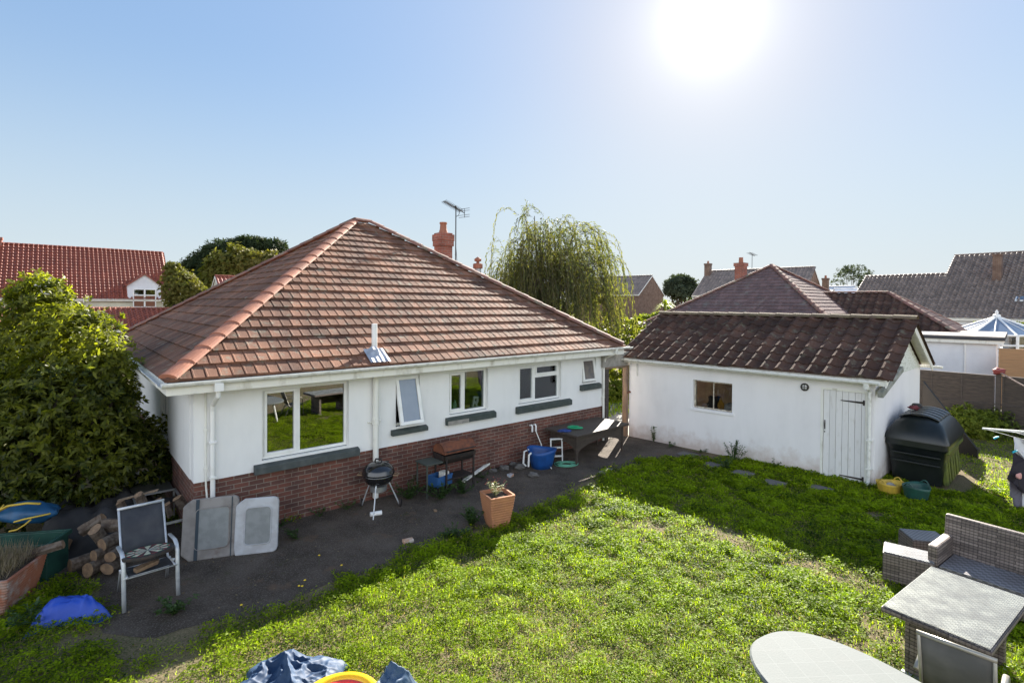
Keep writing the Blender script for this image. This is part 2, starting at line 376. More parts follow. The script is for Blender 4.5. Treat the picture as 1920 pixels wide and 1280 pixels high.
# tiled roof slope -------------------------------------------------
FLAT = [(0, 0), (.05, .005), (.14, .0055), (.19, .001), (.25, .001), (.55, .0), (.93, .0), (.955, -.012), (.985, -.012)]
ROMAN = [(0, 0), (.10, .03), (.2, .05), (.32, .055), (.44, .04), (.54, .012), (.66, 0), (.85, -.004), (.97, -.002)]
def tiles(mb, P0, U, V, width, length, tw=.3, gauge=.345, prof=FLAT, th=.022, jit=.004, hs=1.0, rnd=random, stag=False):
    P0, U, V = Vector(P0), Vector(U).normalized(), Vector(V).normalized(); Nn = U.cross(V)
    nj = int(math.ceil(length / gauge)); ni = int(math.ceil(width / tw))
    for j in range(nj):
        v0 = j * gauge; v1 = min(v0 + gauge, length)
        rowt = rnd.random() * .3
        for i in range(ni + (1 if stag else 0)):
            u0 = i * tw - (tw * .5 if (stag and j % 2) else 0); jl = rnd.uniform(-jit, jit); jr = rnd.uniform(-jit, jit); js = rnd.uniform(-jit, jit)
            pr = [(u0 + a * tw + js * .4, h * hs) for a, h in prof] + [(u0 + tw + js * .4, prof[0][1] * hs)]
            n = len(pr); vs = []
            for q, (u, h) in enumerate(pr):
                t = th + h + jl + (jr - jl) * q / n
                vs.append(P0 + U * u + V * (v0 + js) + Nn * (-.015))
                vs.append(P0 + U * u + V * (v0 + js) + Nn * t)
                vs.append(P0 + U * u + V * (v1 + .01) + Nn * (h + .0))
            fs = []
            for q in range(n - 1):
                a = q * 3; b = a + 3
                fs += [(a, b, b + 1, a + 1), (a + 1, b + 1, b + 2, a + 2)]
            mb.add(vs, fs, min(1, max(0, rowt + rnd.random() * .7)))
def caps(mb, A, B, seg=.42, r=.13, side=None, sq=.65, rnd=random):
    """half-round ridge or hip tiles from A up to B"""
    A, B = Vector(A), Vector(B); d = (B - A); Lh = d.length; d.normalize()
    s = d.cross(Vector((0, 0, 1))).normalized(); u = s.cross(d).normalized()
    n = max(1, int(round(Lh / seg))); sg = Lh / n
    for i in range(n):
        p = A + d * (i * sg + rnd.uniform(-.006, .006)); q = A + d * ((i + 1) * sg + .02)
        vs = []; k = 8
        for (c, rr, lf) in ((p, r * 1.04, .009), (q, r * .97, .0)):
            for j in range(k + 1):
                an = math.pi * j / k
                vs.append(c + s * (math.cos(an) * rr) + u * (math.sin(an) * rr * sq + lf - .03))
        m = k + 1
        fs = [(j, j + 1, m + j + 1, m + j) for j in range(k)] + [tuple(range(k + 1))]
        mb.add(vs, fs, rnd.random())
def wall(mb, x0, x1, z0, z1, y0, th, holes=(), m=None):
    """wall in the local xz plane, front at y0, thickness th going to +y, with real openings"""
    xs = sorted({x0, x1, *[h[0] for h in holes], *[h[1] for h in holes]}); zs = sorted({z0, z1, *[h[2] for h in holes], *[h[3] for h in holes]})
    xs = [x for x in xs if x0 <= x <= x1]; zs = [z for z in zs if z0 <= z <= z1]
    for i in range(len(xs) - 1):
        for j in range(len(zs) - 1):
            a, b, c, d = xs[i], xs[i + 1], zs[j], zs[j + 1]; mx, mz = (a + b) / 2, (c + d) / 2
            if any(h[0] < mx < h[1] and h[2] < mz < h[3] for h in holes): continue
            mb.add([(a, y0, c), (b, y0, c), (b, y0, d), (a, y0, d)], [(0, 1, 2, 3)], .5, m)
            mb.add([(a, y0 + th, c), (b, y0 + th, c), (b, y0 + th, d), (a, y0 + th, d)], [(3, 2, 1, 0)], .5, m)
    for (a, b, c, d) in list(holes):
        y1 = y0 + th
        for q in (((a, y0, c), (a, y1, c), (a, y1, d), (a, y0, d)), ((b, y0, c), (b, y0, d), (b, y1, d), (b, y1, c)),
                  ((a, y0, c), (b, y0, c), (b, y1, c), (a, y1, c)), ((a, y0, d), (a, y1, d), (b, y1, d), (b, y0, d))):
            mb.add(list(q), [(0, 1, 2, 3)], .5, m)
    mb.add([(x0, y0, z1), (x1, y0, z1), (x1, y0 + th, z1), (x0, y0 + th, z1)], [(0, 1, 2, 3)], .5, m)
    mb.add([(x0, y0, z0), (x0, y0 + th, z0), (x1, y0 + th, z0), (x1, y0, z0)], [(0, 1, 2, 3)], .5, m)
    mb.add([(x0, y0, z0), (x0, y0, z1), (x0, y0 + th, z1), (x0, y0 + th, z0)], [(0, 1, 2, 3)], .5, m)
    mb.add([(x1, y0, z0), (x1, y0 + th, z0), (x1, y0 + th, z1), (x1, y0, z1)], [(0, 1, 2, 3)], .5, m)
def rect_frame(mb, x0, x1, z0, z1, y0, y1, w=.06, T=None):
    mb.box((x0, y0, z0), (x1, y1, z0 + w), T=T); mb.box((x0, y0, z1 - w), (x1, y1, z1), T=T)
    mb.box((x0, y0, z0 + w), (x0 + w, y1, z1 - w), T=T); mb.box((x1 - w, y0, z0 + w), (x1, y1, z1 - w), T=T)
def gutter(mb, A, B, r=.06):
    A, B = Vector(A), Vector(B); d = (B - A).normalized(); s = d.cross(Vector((0, 0, 1))).normalized()
    k = 8; o = [(math.cos(math.pi + math.pi * j / k) * r, math.sin(math.pi + math.pi * j / k) * r) for j in range(k + 1)]
    i = [(x * .86, y * .86) for x, y in reversed(o)]
    mb.prism(o + i, A, s, (0, 0, 1), B - A)
    L = (B - A).length; n = max(1, int(L / 1.6))
    for q in range(n + 1):
        c = A + d * min(max(L * q / n, .03), L - .03)
        mb.prism([(x * 1.12, y * 1.12) for x, y in o] + [(x * .98, y * .98) for x, y in reversed(o)], c - d * .03, s, (0, 0, 1), d * .06)
# ================================================================== SETTING: ground
PATIO = [(-7.5, 7.6), (-5.6, 6.9), (-4.95, 6.3), (-4.55, 5.85), (-3.9, 5.75), (-3.2, 6.15), (-2.5, 6.8), (-1.6, 7.65), (-.75, 8.55), (.1, 9.3), (.9, 10.2), (1.75, 11.2), (2.7, 12.1), (3.6, 12.7), (4.2, 13.0), (5.0, 12.8),
         (4.2, 14.2), (3.3, 14.95), (2.5, 14.5), (-4.9, 8.1), (-7.0, 10.2)]
def in_poly(x, y, poly):
    ins = np.zeros(len(x), bool); n = len(poly)
    for i in range(n):
        x1, y1 = poly[i]; x2, y2 = poly[(i + 1) % n]
        c = ((y1 > y) != (y2 > y)) & (x < (x2 - x1) * (y - y1) / (y2 - y1 + 1e-12) + x1); ins ^= c
    return ins
def sheet(name, poly, z, mat, kind='structure', bump=0):
    me = bpy.data.meshes.new(name); bm = bmesh.new()
    f = bm.faces.new([bm.verts.new((x, y, z)) for x, y in poly]); bmesh.ops.triangulate(bm, faces=[f])
    bm.to_mesh(me); bm.free(); me.materials.append(mat)
    for p in me.polygons:
        pass
    o = bpy.data.objects.new(name, me); link(o); tag(o, kind=kind); return o
m, n, l, b = new_mat('lawn_ground')
co = coords(n, l)
col = mixc(n, l, ramp(n, l, noise(n, l, co, 2.2, 7, .65), .35, .65), (.075, .085, .03), (.15, .115, .075))
col = mixc(n, l, ramp(n, l, noise(n, l, co, 40, 5, .7), .4, .7), col, (.26, .20, .13))
l.new(col, b.inputs['Base Color']); b.inputs['Roughness'].default_value = 1; b.inputs['Specular IOR Level'].default_value = .1
bumpn(n, l, b, noise(n, l, co, 30, 6, .7), 1, .03)
M_ground = m
m, n, l, b = new_mat('patio_tarmac')
co = coords(n, l)
col = mixc(n, l, ramp(n, l, noise(n, l, co, 1.4, 7, .65), .38, .62), (.062, .047, .036), (.12, .094, .075))
col = mixc(n, l, ramp(n, l, noise(n, l, co, 55, 3, .7), .5, .75), col, (.22, .195, .17))
col = mixc(n, l, ramp(n, l, noise(n, l, co, 4.5, 7, .7), .58, .72), col, (.07, .075, .03))
col = mixc(n, l, ramp(n, l, noise(n, l, co, 2.1, 7, .6), .60, .7), col, (.15, .10, .07))
l.new(col, b.inputs['Base Color']); b.inputs['Roughness'].default_value = .9; b.inputs['Specular IOR Level'].default_value = .2
bumpn(n, l, b, noise(n, l, co, 120, 5, .8), 1, .02)
M_patio = m
M_path = pm('pale_concrete_path', (.36, .34, .30), (.27, .25, .22), 6, .4, .65, .9, bump=.5, bs=60, c3=(.12, .12, .06), ns3=3, lo3=.6, hi3=.75)
sheet('ground', [(-900, -300), (900, -300), (900, 1500), (-900, 1500)], 0.0, M_ground)
_pp = []
for i in range(len(PATIO)):
    a, b_ = PATIO[i], PATIO[(i + 1) % len(PATIO)]
    for k in range(4):
        t_ = k / 4; x_, y_ = a[0] + (b_[0] - a[0]) * t_, a[1] + (b_[1] - a[1]) * t_
        j_ = 0 if i >= 15 else .22
        _pp.append((x_ + j_ * float(vnoise(x_ * 1.5, y_ * 1.5, 1.0) - .5), y_ + j_ * float(vnoise(x_ * 1.5 + 40, y_ * 1.5, 1.0) - .5)))
sheet('patio', _pp, .004, M_patio)
sheet('path', [(2.5, 14.5), (3.35, 14.97), (6.5, 18.2), (8, 22.5), (5, 24), (1.5, 19.5), (1.5, 15)], .004, M_path)

# ================================================================== THE BUNGALOW
HO = (-4.88, 8.0, 0); HR = R(40.9)
house = thing('bungalow', 'white rendered bungalow with brick plinth and hipped red-brown tiled roof', 'house', HO, HR)
WIN = dict(a=(.98, 2.48, 1.12, 2.32), b=(3.44, 3.98, 1.32, 2.31), c=(4.70, 5.75, 1.38, 2.31), d=(6.67, 8.12, 1.37, 2.30), e=(8.92, 9.48, 1.67, 2.32))
mb = MB(); wall(mb, 0, 9.8, .962, 2.45, -.012, .26, WIN.values())
mb2 = MB(); mb2.box((-.012, .25, .962), (.24, 2.45, 2.45)); mb2.box((-.012, 3.35, .962), (.24, 9.36, 2.45)); mb2.box((-.012, 2.45, .962), (.24, 3.35, 1.0)); mb2.box((-.012, 2.45, 2.2), (.24, 3.35, 2.45))
mb2.box((-.012, 9.36, .962), (9.8, 9.6, 2.45)); mb2.box((9.56, .25, .962), (9.812, 9.35, 2.45))
for v, f in ((mb2.v, mb2.f),): mb.add(v, f)
mb.build('wall', M_render, house)
mb = MB(); wall(mb, .002, 9.798, 0, .96, 0, .24, [(.98, 2.48, .95, .961)]); mb.box((.0, .25, 0), (.23, 9.35, .96)); mb.box((.0, 9.36, 0), (9.8, 9.58, .96)); mb.box((9.57, .25, 0), (9.8, 9.35, .96))
mb.build('brick_plinth', M_brick, house)
mb = MB(); mb.box((.26, .27, .5), (9.5, 3.4, .52)); mb.box((.26, 3.4, .5), (9.5, 3.45, 2.45)); mb.box((.26, .27, 2.43), (9.5, 3.4, 2.46))
for x in (2.9, 4.3, 6.2, 8.5): mb.box((x, .28, .52), (x + .08, 3.4, 2.43))
mb.build('room_interior', M_room, house)
# fascia, soffit
mb = MB(); z0, z1 = 2.40, 2.585; e = .40
mb.box((-e, -e, z0), (9.8 + e, -e + .025, z1)); mb.box((-e, -e + .027, z0), (-e + .025, 9.98, z1)); mb.box((9.8 + e - .025, -e + .027, z0), (9.8 + e, 9.98, z1))
mb.box((-e + .03, -e + .03, z0 + .01), (9.8 + e - .03, -.01, z0 + .022)); mb.box((-e + .03, 0.0, z0 + .01), (-.02, 9.98, z0 + .022))
mb.build('fascia', M_paint, house, bevel=.003)
mb = MB(); gutter(mb, (-e - .07, -e - .062, 2.585), (9.8 + e + .25, -e - .062, 2.60)); mb.build('gutter', M_gutter, house)
mb = MB(); gutter(mb, (-e - .062, -e - .0, 2.59), (-e - .062, 9.98, 2.60)); mb.build('gutter', M_gutter, house)
# roof slopes
ZE = 2.615; RISE = .664; SL = math.atan(RISE); c_, s_ = math.cos(SL), math.sin(SL)
x0, x1 = -e - .03, 9.8 + e + .03; WX = x1 - x0; y0, y1 = x0, x0 + 10.2; RUN = 5.1
front = MB(); tiles(front, (x0, y0, ZE), (1, 0, 0), (0, c_, s_), WX, RUN / c_, .175, .31, jit=.0026, th=.034, stag=True)
front.build('roof_front_slope', M_tile, house, clips=[((x0, y0, 0), (-1, 1, 0)), ((x1, y0, 0), (1, 1, 0))])
left = MB(); tiles(left, (x0, y1, ZE), (0, -1, 0), (c_, 0, s_), y1 - y0, RUN / c_, .175, .31, jit=.002, th=.026, stag=True)
left.build('roof_side_slope', M_tile, house, clips=[((x0, y0, 0), (1, -1, 0)), ((x0, y1, 0), (1, 1, 0))])
mb = MB(); ax, bx_, ay = x0 + RUN, x1 - RUN, y0 + RUN; az = ZE + RUN * RISE
mb.add([(x1, y0, ZE), (x1, y1, ZE), (bx_, ay, az), (ax, ay, az), (x0, y1, ZE)], [(0, 1, 2), (1, 4, 3, 2)])
mb.build('roof_rear_slope', M_tile, house)
mb = MB(); mb.add([(x0 + .03, y0 + .03, ZE - .03), (x1 - .03, y0 + .03, ZE - .03), (x1 - .03, y1, ZE - .03), (x0 + .03, y1, ZE - .03), (ax, ay, az - .04), (bx_, ay, az - .04)],
                  [(0, 1, 5, 4), (3, 0, 4), (0, 3, 2, 1)]); mb.build('roof_underlay', M_feltd, house)
mb = MB(); caps(mb, (x0 + .05, y0 + .05, ZE + .06), (ax, ay, az + .06), .42, .14, sq=.5); mb.build('hip_tiles', M_hip, house)
mb = MB(); caps(mb, (x1 - .05, y0 + .05, ZE + .06), (bx_, ay, az + .06), .42, .14); caps(mb, (ax, ay, az + .06), (bx_, ay, az + .06), .4, .14)
caps(mb, (x0 + .05, y1 - .05, ZE + .06), (ax, ay, az + .06), .42, .14); mb.build('hip_tiles', M_hip2, house)
# chimney
chx, chy = 7.95, 5.18
mb = MB(); mb.box((chx - .215, chy - .215, 3.4), (chx + .215, chy + .215, 5.62)); mb.box((chx - .25, chy - .25, 5.621), (chx + .25, chy + .25, 5.79)); mb.box((chx - .265, chy - .265, 5.791), (chx + .265, chy + .265, 6.0))
mb.box((chx - .22, chy - .22, 6.001), (chx + .22, chy + .22, 6.05))
ch = mb.build('chimney', M_brick_or, house, bevel=.008)
mb = MB(); mb.lathe([(.15, 6.05), (.14, 6.1), (.115, 6.18), (.105, 6.34), (.125, 6.35), (.125, 6.40), (.085, 6.40), (.08, 6.3)], 16, (chx, chy, 0), cap=False); mb.build('chimney_pot', M_hip, ch)
# TV aerial on its mast
M_mast = pm('dull_mast', (.06, .062, .065), rough=.8, spec=.1)
mb = MB(); mx, my = chx + .34, chy - .22
mb.tube([(mx, my, 4.3), (mx, my, 6.92)], .018); mb.tube([(mx, my, 5.0), (chx + .3, chy - .25, 5.0)], .012, 5); mb.tube([(mx, my, 5.35), (chx + .3, chy - .25, 5.35)], .012, 5)
mb.tube([(mx - .02, my, 4.5), (mx + .05, my - .01, 5.1), (mx - .015, my, 5.9), (mx, my, 6.6)], .008, 5)
A = Vector((mx - .55, my - .12, 7.02)); B = Vector((mx + .42, my + .10, 6.78)); D_ = (B - A).normalized(); Sd = D_.cross(Vector((0, 0, 1))).normalized()
mb.tube([A, B], .014, 6)
for i in range(15):
    p = A + (B - A) * (.02 + i / 14 * .78); q = Vector((0, 0, .09)) * .5 + Sd * .11; mb.tube([p - q, p + q], .006, 4); mb.tube([p - Sd * .12, p + Sd * .12], .006, 4)
for z in (-.14, -.07, .07, .14): mb.tube([B + Vector((0, 0, z)) - Sd * .24 - D_ * .02, B + Vector((0, 0, z)) + Sd * .24 - D_ * .02], .007, 4)
mb.tube([B - Vector((0, 0, .15)), B + Vector((0, 0, .15))], .01, 5); mb.tube([(mx, my, 6.9), (mx - .02, my, 6.95)], .03, 6)
mb.tube([(mx, my, 6.6), (mx + .12, my + .02, 6.66), (mx + .2, my + .04, 6.82)], .01, 5)
mb.build('tv_aerial', M_mast, house)
# flue beyond the hip
mb = MB(); fx, fy = 8.78, 4.4
mb.lathe([(.11, 3.3), (.11, 4.9)], 14, (fx, fy, 0), m=M_metal); mb.lathe([(.115, 4.9), (.16, 4.91), (.16, 5.05), (.11, 5.07)], 14, (fx, fy, 0), m=M_hip)
mb.lathe([(.05, 5.07), (.05, 5.13), (.11, 5.14), (.12, 5.21), (.02, 5.28)], 12, (fx, fy, 0), m=M_hip); mb.build('flue', None, house)
# soil pipe on the wall, and vent through the roof
PX_ = 2.98
mb = MB(); mb.tube([(PX_, -.09, .06), (PX_, -.09, 1.9)], .054, 14); mb.tube([(PX_, -.09, 1.5), (PX_, -.09, 2.41)], .058, 14)
mb.tube([(PX_, -.09, 1.46), (PX_, -.09, 1.53)], .072, 14); mb.tube([(PX_, -.09, 1.54), (PX_, -.09, 1.58)], .068, 14); mb.tube([(PX_ - .13, -.03, 1.5), (PX_ + .13, -.03, 1.5)], .018, 6)
mb.build('soil_pipe', M_paint, house, smooth=True).modifiers.new('e', 'EDGE_SPLIT')
mb = MB(); mb.tube([(2.98, -.02, 2.8), (2.98, -.02, 3.36)], .052, 14, m=M_white)
mb.build('vent_pipe', None, house, smooth=True).modifiers.new('e', 'EDGE_SPLIT')
mb = MB(); rr = random.Random(3)
Vn = Vector((0, c_, s_)); Nn = Vector((0, -s_, c_)); P = Vector((2.72, -.40, ZE))
P = Vector((2.72, y0, ZE)); gv = 8
vs = []; 
for j in range(5):
    for i in range(gv + 1):
        h = .045 + .006 * (1 if i % 2 else -.4) + rr.uniform(-.003, .003) + (.05 if j >= 3 and 2 < i < 6 else 0)
        vs.append(P + Vector((1, 0, 0)) * (i * .05) + Vn * (.04 + j * .10) + Nn * h)
mb.add(vs, [(j * (gv + 1) + i, j * (gv + 1) + i + 1, (j + 1) * (gv + 1) + i + 1, (j + 1) * (gv + 1) + i) for j in range(4) for i in range(gv)])
mb.build('lead_flashing', M_lead, house)
# downpipes and thin pipes
mb = MB()
mb.box((.19, -.52, 2.42), (.31, -.41, 2.54)); mb.tube([(.25, -.46, 2.45), (.25, -.44, 2.34), (.25, -.10, 2.16), (.25, -.055, 2.05), (.25, -.055, .02)], .036, 10)
for z in (1.55, 1.0): mb.box((.20, -.1, z), (.30, -.012, z + .03))
mb.build('downpipe', M_white, house, bevel=.003)
mb = MB(); mb.tube([(.155, -.03, 2.4), (.155, -.03, 1.4), (.16, -.04, .9), (.22, -.07, .05)], .014, 6); mb.tube([(.17, -.022, 2.4), (.17, -.022, 1.2)], .009, 5)
for z in (1.75, 1.15): mb.box((.135, -.05, z), (.18, -.012, z + .04))
mb.build('thin_pipe', M_paint, house)
mb = MB(); mb.tube([(9.75, -.50, 2.56), (9.75, -.48, 2.45), (9.76, -.12, 2.3), (9.76, -.06, 2.15), (9.76, -.06, .02)], .034, 8); mb.box((9.71, -.1, 1.2), (9.81, -.012, 1.23)); mb.build('downpipe', M_paint, house)
# windows
def window(parent, h, kind, sill=None, name='window', yb=.07, fm=M_white, gm=M_glass):
    x0, x1, z0, z1 = h; mb = MB(); g = .003
    x0 += g; x1 -= g; z0 += g; z1 -= g; gl = MB()
    rect_frame(mb, x0, x1, z0, z1, yb, yb + .07, .05)
    if kind == 'pair' or kind == 'tri':
        mx = x0 + (x1 - x0) * (.41 if kind == 'pair' else .5) if kind != 'tri' else x0 + (x1 - x0) * .40
        mb.box((mx - .03, yb, z0 + .05), (mx + .03, yb + .07, z1 - .05))
        rect_frame(mb, x0 + .052, mx - .032, z0 + .052, z1 - .052, yb - .018, yb + .05, .045)
        gl.box((x0 + .09, yb + .02, z0 + .09), (mx - .07, yb + .026, z1 - .09))
        if kind == 'tri':
            hz = z0 + (z1 - z0) * .66; mb.box((mx + .03, yb, hz - .03), (x1 - .05, yb + .07, hz + .03))
            rect_frame(mb, mx + .032, x1 - .052, hz + .032, z1 - .052, yb - .018, yb + .05, .042)
            gl.box((mx + .07, yb + .02, hz + .07), (x1 - .09, yb + .026, z1 - .09)); gl.box((mx + .025, yb + .03, z0 + .045), (x1 - .045, yb + .036, hz - .025))
        else:
            gl.box((mx + .025, yb + .03, z0 + .045), (x1 - .045, yb + .036, z1 - .045))
    f = mb.build(name, fm, parent, bevel=.003); gl.build('pane', gm, f, nrm=False)
    if sill: sill_part(f, *sill)
    return f
def sill_part(f, x0, x1, z, zt, hx0, hx1, mat, depth=.11, patch=False):
    mb = MB(); mb.prism([(-depth, z), (-depth, zt - .045), (-depth + .02, zt - .03), (-.014, zt - .005), (-.014, z)], (x0, 0, 0), (0, 1, 0), (0, 0, 1), (x1 - x0, 0, 0), m=mat)
    mb.prism([(-.013, zt - .09), (-.013, zt - .003), (.085, zt + .05), (.085, zt - .09)], (hx0 + .004, 0, 0), (0, 1, 0), (0, 0, 1), (hx1 - hx0 - .008, 0, 0), m=mat)
    if patch: mb.box((x0 + .01, -depth - .004, z + .002), (x0 + .55, -depth - .001, zt - .07), m=M_conc)
    mb.build('sill', None, f, bevel=.006)
W = WIN
window(house, W['a'], 'pair', (.85, 2.66, .93, 1.085, .98, 2.48, M_sillgrey), gm=glassmat('window_glass_garden', (.25, .28, .28), .20))
fr = window(house, W['b'], 'none', (3.33, 4.13, 1.17, 1.285, 3.44, 3.98, M_sill))
def sash(f, h, ang, gm, yb=.055):
    x0, x1, z0, z1 = h; T = Matrix.Translation((0, yb, z1 - .03)) @ Matrix.Rotation(ang, 4, 'X') @ Matrix.Translation((0, -yb, -(z1 - .03)))
    mb = MB(); rect_frame(mb, x0 + .015, x1 - .015, z0 + .02, z1 - .02, yb - .03, yb + .03, .065, T=T); s = mb.build('sash', M_white, f, bevel=.003)
    mb = MB(); mb.box((x0 + .075, yb - .005, z0 + .08), (x1 - .075, yb + .005, z1 - .08), T=T); mb.build('pane', gm, f, nrm=False)
sash(fr, W['b'], R(-15), M_frost)
window(house, W['c'], 'pair', (4.6, 5.92, 1.19, 1.345, 4.70, 5.75, M_sill, .11, True))
window(house, W['d'], 'tri', (6.57, 8.44, 1.17, 1.335, 6.67, 8.12, M_sill))
fr = window(house, W['e'], 'none', (8.82, 9.62, 1.48, 1.635, 8.92, 9.48, M_sill))
sash(fr, W['e'], R(-9), pm('dim_frosted_glass', (.16, .14, .13), (.1, .1, .11), 5, rough=.2, spec=.8, coat=.5))
mb = MB(); mb.box((.03, 2.47, 1.0), (.09, 2.53, 2.2)); mb.box((.03, 3.27, 1.0), (.09, 3.33, 2.2)); mb.box((.03, 2.53, 1.0), (.09, 3.27, 1.06)); mb.box((.03, 2.53, 2.14), (.09, 3.27, 2.2)); mb.box((.03, 2.87, 1.06), (.09, 2.93, 2.14))
f = mb.build('window', M_white, house); mb = MB(); mb.box((.055, 2.53, 1.06), (.06, 3.27, 2.14)); mb.build('pane', M_glass_hi, f, nrm=False)
# curtains of the kitchen window, inner window board
M_curt = pm('cream_curtain', (.62, .58, .52), rough=.9)
for xa, xb in ((6.70, 6.86), (7.05, 7.16), (8.0, 8.12)):
    mb = MB(); k = 24; pts = [(xa + (xb - xa) * i / k, .34 + .02 * math.sin(i * 2.3)) for i in range(k + 1)]
    mb.add([(x, y, z) for z in (1.40, 2.29) for x, y in pts], [(i, i + 1, k + 2 + i, k + 1 + i) for i in range(k)])
    mb.build('curtain', M_curt, house)
for k in 'cd': mb = MB(); mb.box((W[k][0], .15, W[k][2] + .01), (W[k][1], .34, W[k][2] + .035)); mb.build('window_board', M_white, house)
def hpt(x, y, z): return Vector(HO) + Matrix.Rotation(HR, 3, 'Z') @ Vector((x, y, z))
# things on the window boards
def bottle(name, x, y, z, h, r, m, capm, label, cat, group=None):
    t = thing(name, label, cat, hpt(x, y, z), HR, group)
    mb = MB(); mb.lathe([(r * .8, 0), (r, .01), (r, h * .6), (r * .45, h * .78), (r * .4, h * .86)], 14); mb.build('body', m, t, smooth=True)
    mb = MB(); mb.lathe([(r * .48, h * .86), (r * .48, h * .97), (r * .3, h)], 12); mb.build('cap', capm, t)
M_grn = pm('green_plastic', (.03, .42, .06), rough=.35); M_grnp = pm('pale_green_plastic', (.35, .6, .45), rough=.4); M_redp = pm('red_plastic', (.45, .08, .06), rough=.4)
wz = W['c'][2] + .036
bottle('bottle', 4.90, .24, wz, .30, .045, M_grn, M_white, 'bright green bottle standing behind the left pane of the second window from the doorway end', 'bottle')
bottle('bottle', 5.02, .24, wz, .22, .05, M_grnp, M_grnp, 'pale green squat bottle beside the bright green bottle in the window', 'bottle')
mb = MB(); s = .26
for seg in ([(0, 0), (.28, 0), (.28, 1), (0, 1)], [(.28, .8), (.75, .8), (.75, 1), (.28, 1)], [(.55, .55), (.8, .55), (.8, .8), (.55, .8)], [(.28, .42), (.75, .42), (.75, .58), (.28, .58)], [(.4, .42), (.62, .42), (.95, 0), (.68, 0)]):
    mb.prism([(x * s * .75, z * s) for x, z in seg], (0, 0, 0), (1, 0, 0), (0, 0, 1), (0, .035, 0))
o = mb.build('letter_ornament', pm('white_ornament', (.8, .8, .8)), None); o.location = hpt(5.46, .2, wz); o.rotation_euler = (0, R(10), HR)
tag(o, 'white letter R ornament leaning behind the window glass', 'ornament')
mb = MB(); mb.lathe([(.03, 0), (.07, .03), (.09, .08), (.08, .08), (.055, .03)], 14, cap=False); o = mb.build('bowl', pm('straw_bowl', (.5, .4, .15)), None, smooth=True); o.location = hpt(5.32, .23, wz)
tag(o, 'small straw-coloured bowl beside the white letter R in the window', 'bowl')
wz = W['d'][2] + .036; rr = random.Random(9)
pal = [pm('jar_%s' % nm, c, rough=.35) for nm, c in (('red', (.38, .09, .08)), ('white', (.65, .65, .62)), ('teal', (.12, .3, .3)), ('pink', (.5, .2, .18)), ('clear', (.3, .33, .33)))]
lab = ['red jar', 'white pot', 'teal bottle', 'pink bottle', 'grey jar']
wh = ['nearest the mullion', 'second from the mullion', 'in the middle', 'before the curtain end', 'at the far end']
for i in range(5):
    h = .16 + .12 * rr.random() + (.2 if i == 3 else 0)
    bottle('jar', 7.35 + i * .13, .22 + .04 * (i % 2), wz, h, .04, pal[i], pal[1], '%s on the kitchen window board, %s' % (lab[i], wh[i]), 'jar', 'bottles and jars on the kitchen window board')

# ================================================================== THE SHED
SO = (7.57, 10.85, 0); SR = R(-44.1); SK = .072; SD = 4.1
shed = thing('shed', 'white rendered outbuilding with dark pantile roof and plank door', 'shed', SO, SR)
SW = (-3.95, -2.94, 1.09, 1.82); DR = (-.96, -.16, -.01, 1.93)
mb = MB(); wall(mb, -5.85, 0, 0, 2.2, 0, .2, [SW, (DR[0], DR[1], .0, DR[3])])
mb.box((-.2, .2, 0), (0, SD, 2.2)); mb.box((-5.85, .2, 0), (-5.65, SD, 2.2)); mb.box((-5.65, SD - .2, 0), (-.2, SD, 2.2))
mb.build('wall', M_render_shed, shed, skew=SK)
SZ = 2.27; srun = SD / 2 + .22; srise = (3.47 - SZ) / srun; sa = math.atan(srise); cs, ss = math.cos(sa), math.sin(sa)
mb = MB()
for i in range(9):   # feather-edge boards of the gable
    za, zb = 2.2 + i * .13, 2.2 + (i + 1) * .13
    f_ = lambda z: max(.0, (z - 2.2) / srise)
    ya, yb = f_(za), f_(zb)
    if zb > 3.3: break
    mb.add([(.014, ya, za), (.014, SD - ya, za), (.002, SD - yb, zb), (.002, yb, zb), (0, ya, za), (0, SD - ya, za)], [(0, 1, 2, 3), (0, 4, 5, 1)])
mb.build('gable_boards', pm('flaking_white_paint', (.7, .71, .66), (.55, .56, .48), 9, .5, .6, .8, stretch=(1, 1, 3), c3=(.16, .17, .12), ns3=3.5, lo3=.6, hi3=.68), shed, skew=SK)
mb = MB(); tiles(mb, (-6.15, -.22, SZ), (1, 0, 0), (0, cs, ss), 6.43, srun / cs, .325, .335, ROMAN, .02, .006, 1.05)
mb.build('roof_front_slope', M_tile_grey, shed, skew=SK)
mb = MB(); mb.add([(-6.15, SD + .22, SZ), (.28, SD + .22, SZ), (.28, SD / 2, 3.47), (-6.15, SD / 2, 3.47)], [(0, 1, 2, 3)])
mb.add([(-6.12, SD + .2, SZ - .035), (.27, SD + .2, SZ - .035), (.27, SD / 2, 3.435), (-6.12, SD / 2, 3.435), (-6.12, -.2, SZ - .035), (.27, -.2, SZ - .035)], [(0, 1, 2, 3), (3, 2, 5, 4)])
mb.build('roof_rear_slope', M_tile_grey, shed, skew=SK)
mb = MB(); caps(mb, (-6.16, SD / 2, 3.50), (.29, SD / 2, 3.50), .42, .13); mb.build('ridge_tiles', M_lichen, shed, skew=SK)
mb = MB()   # bargeboards and the board end
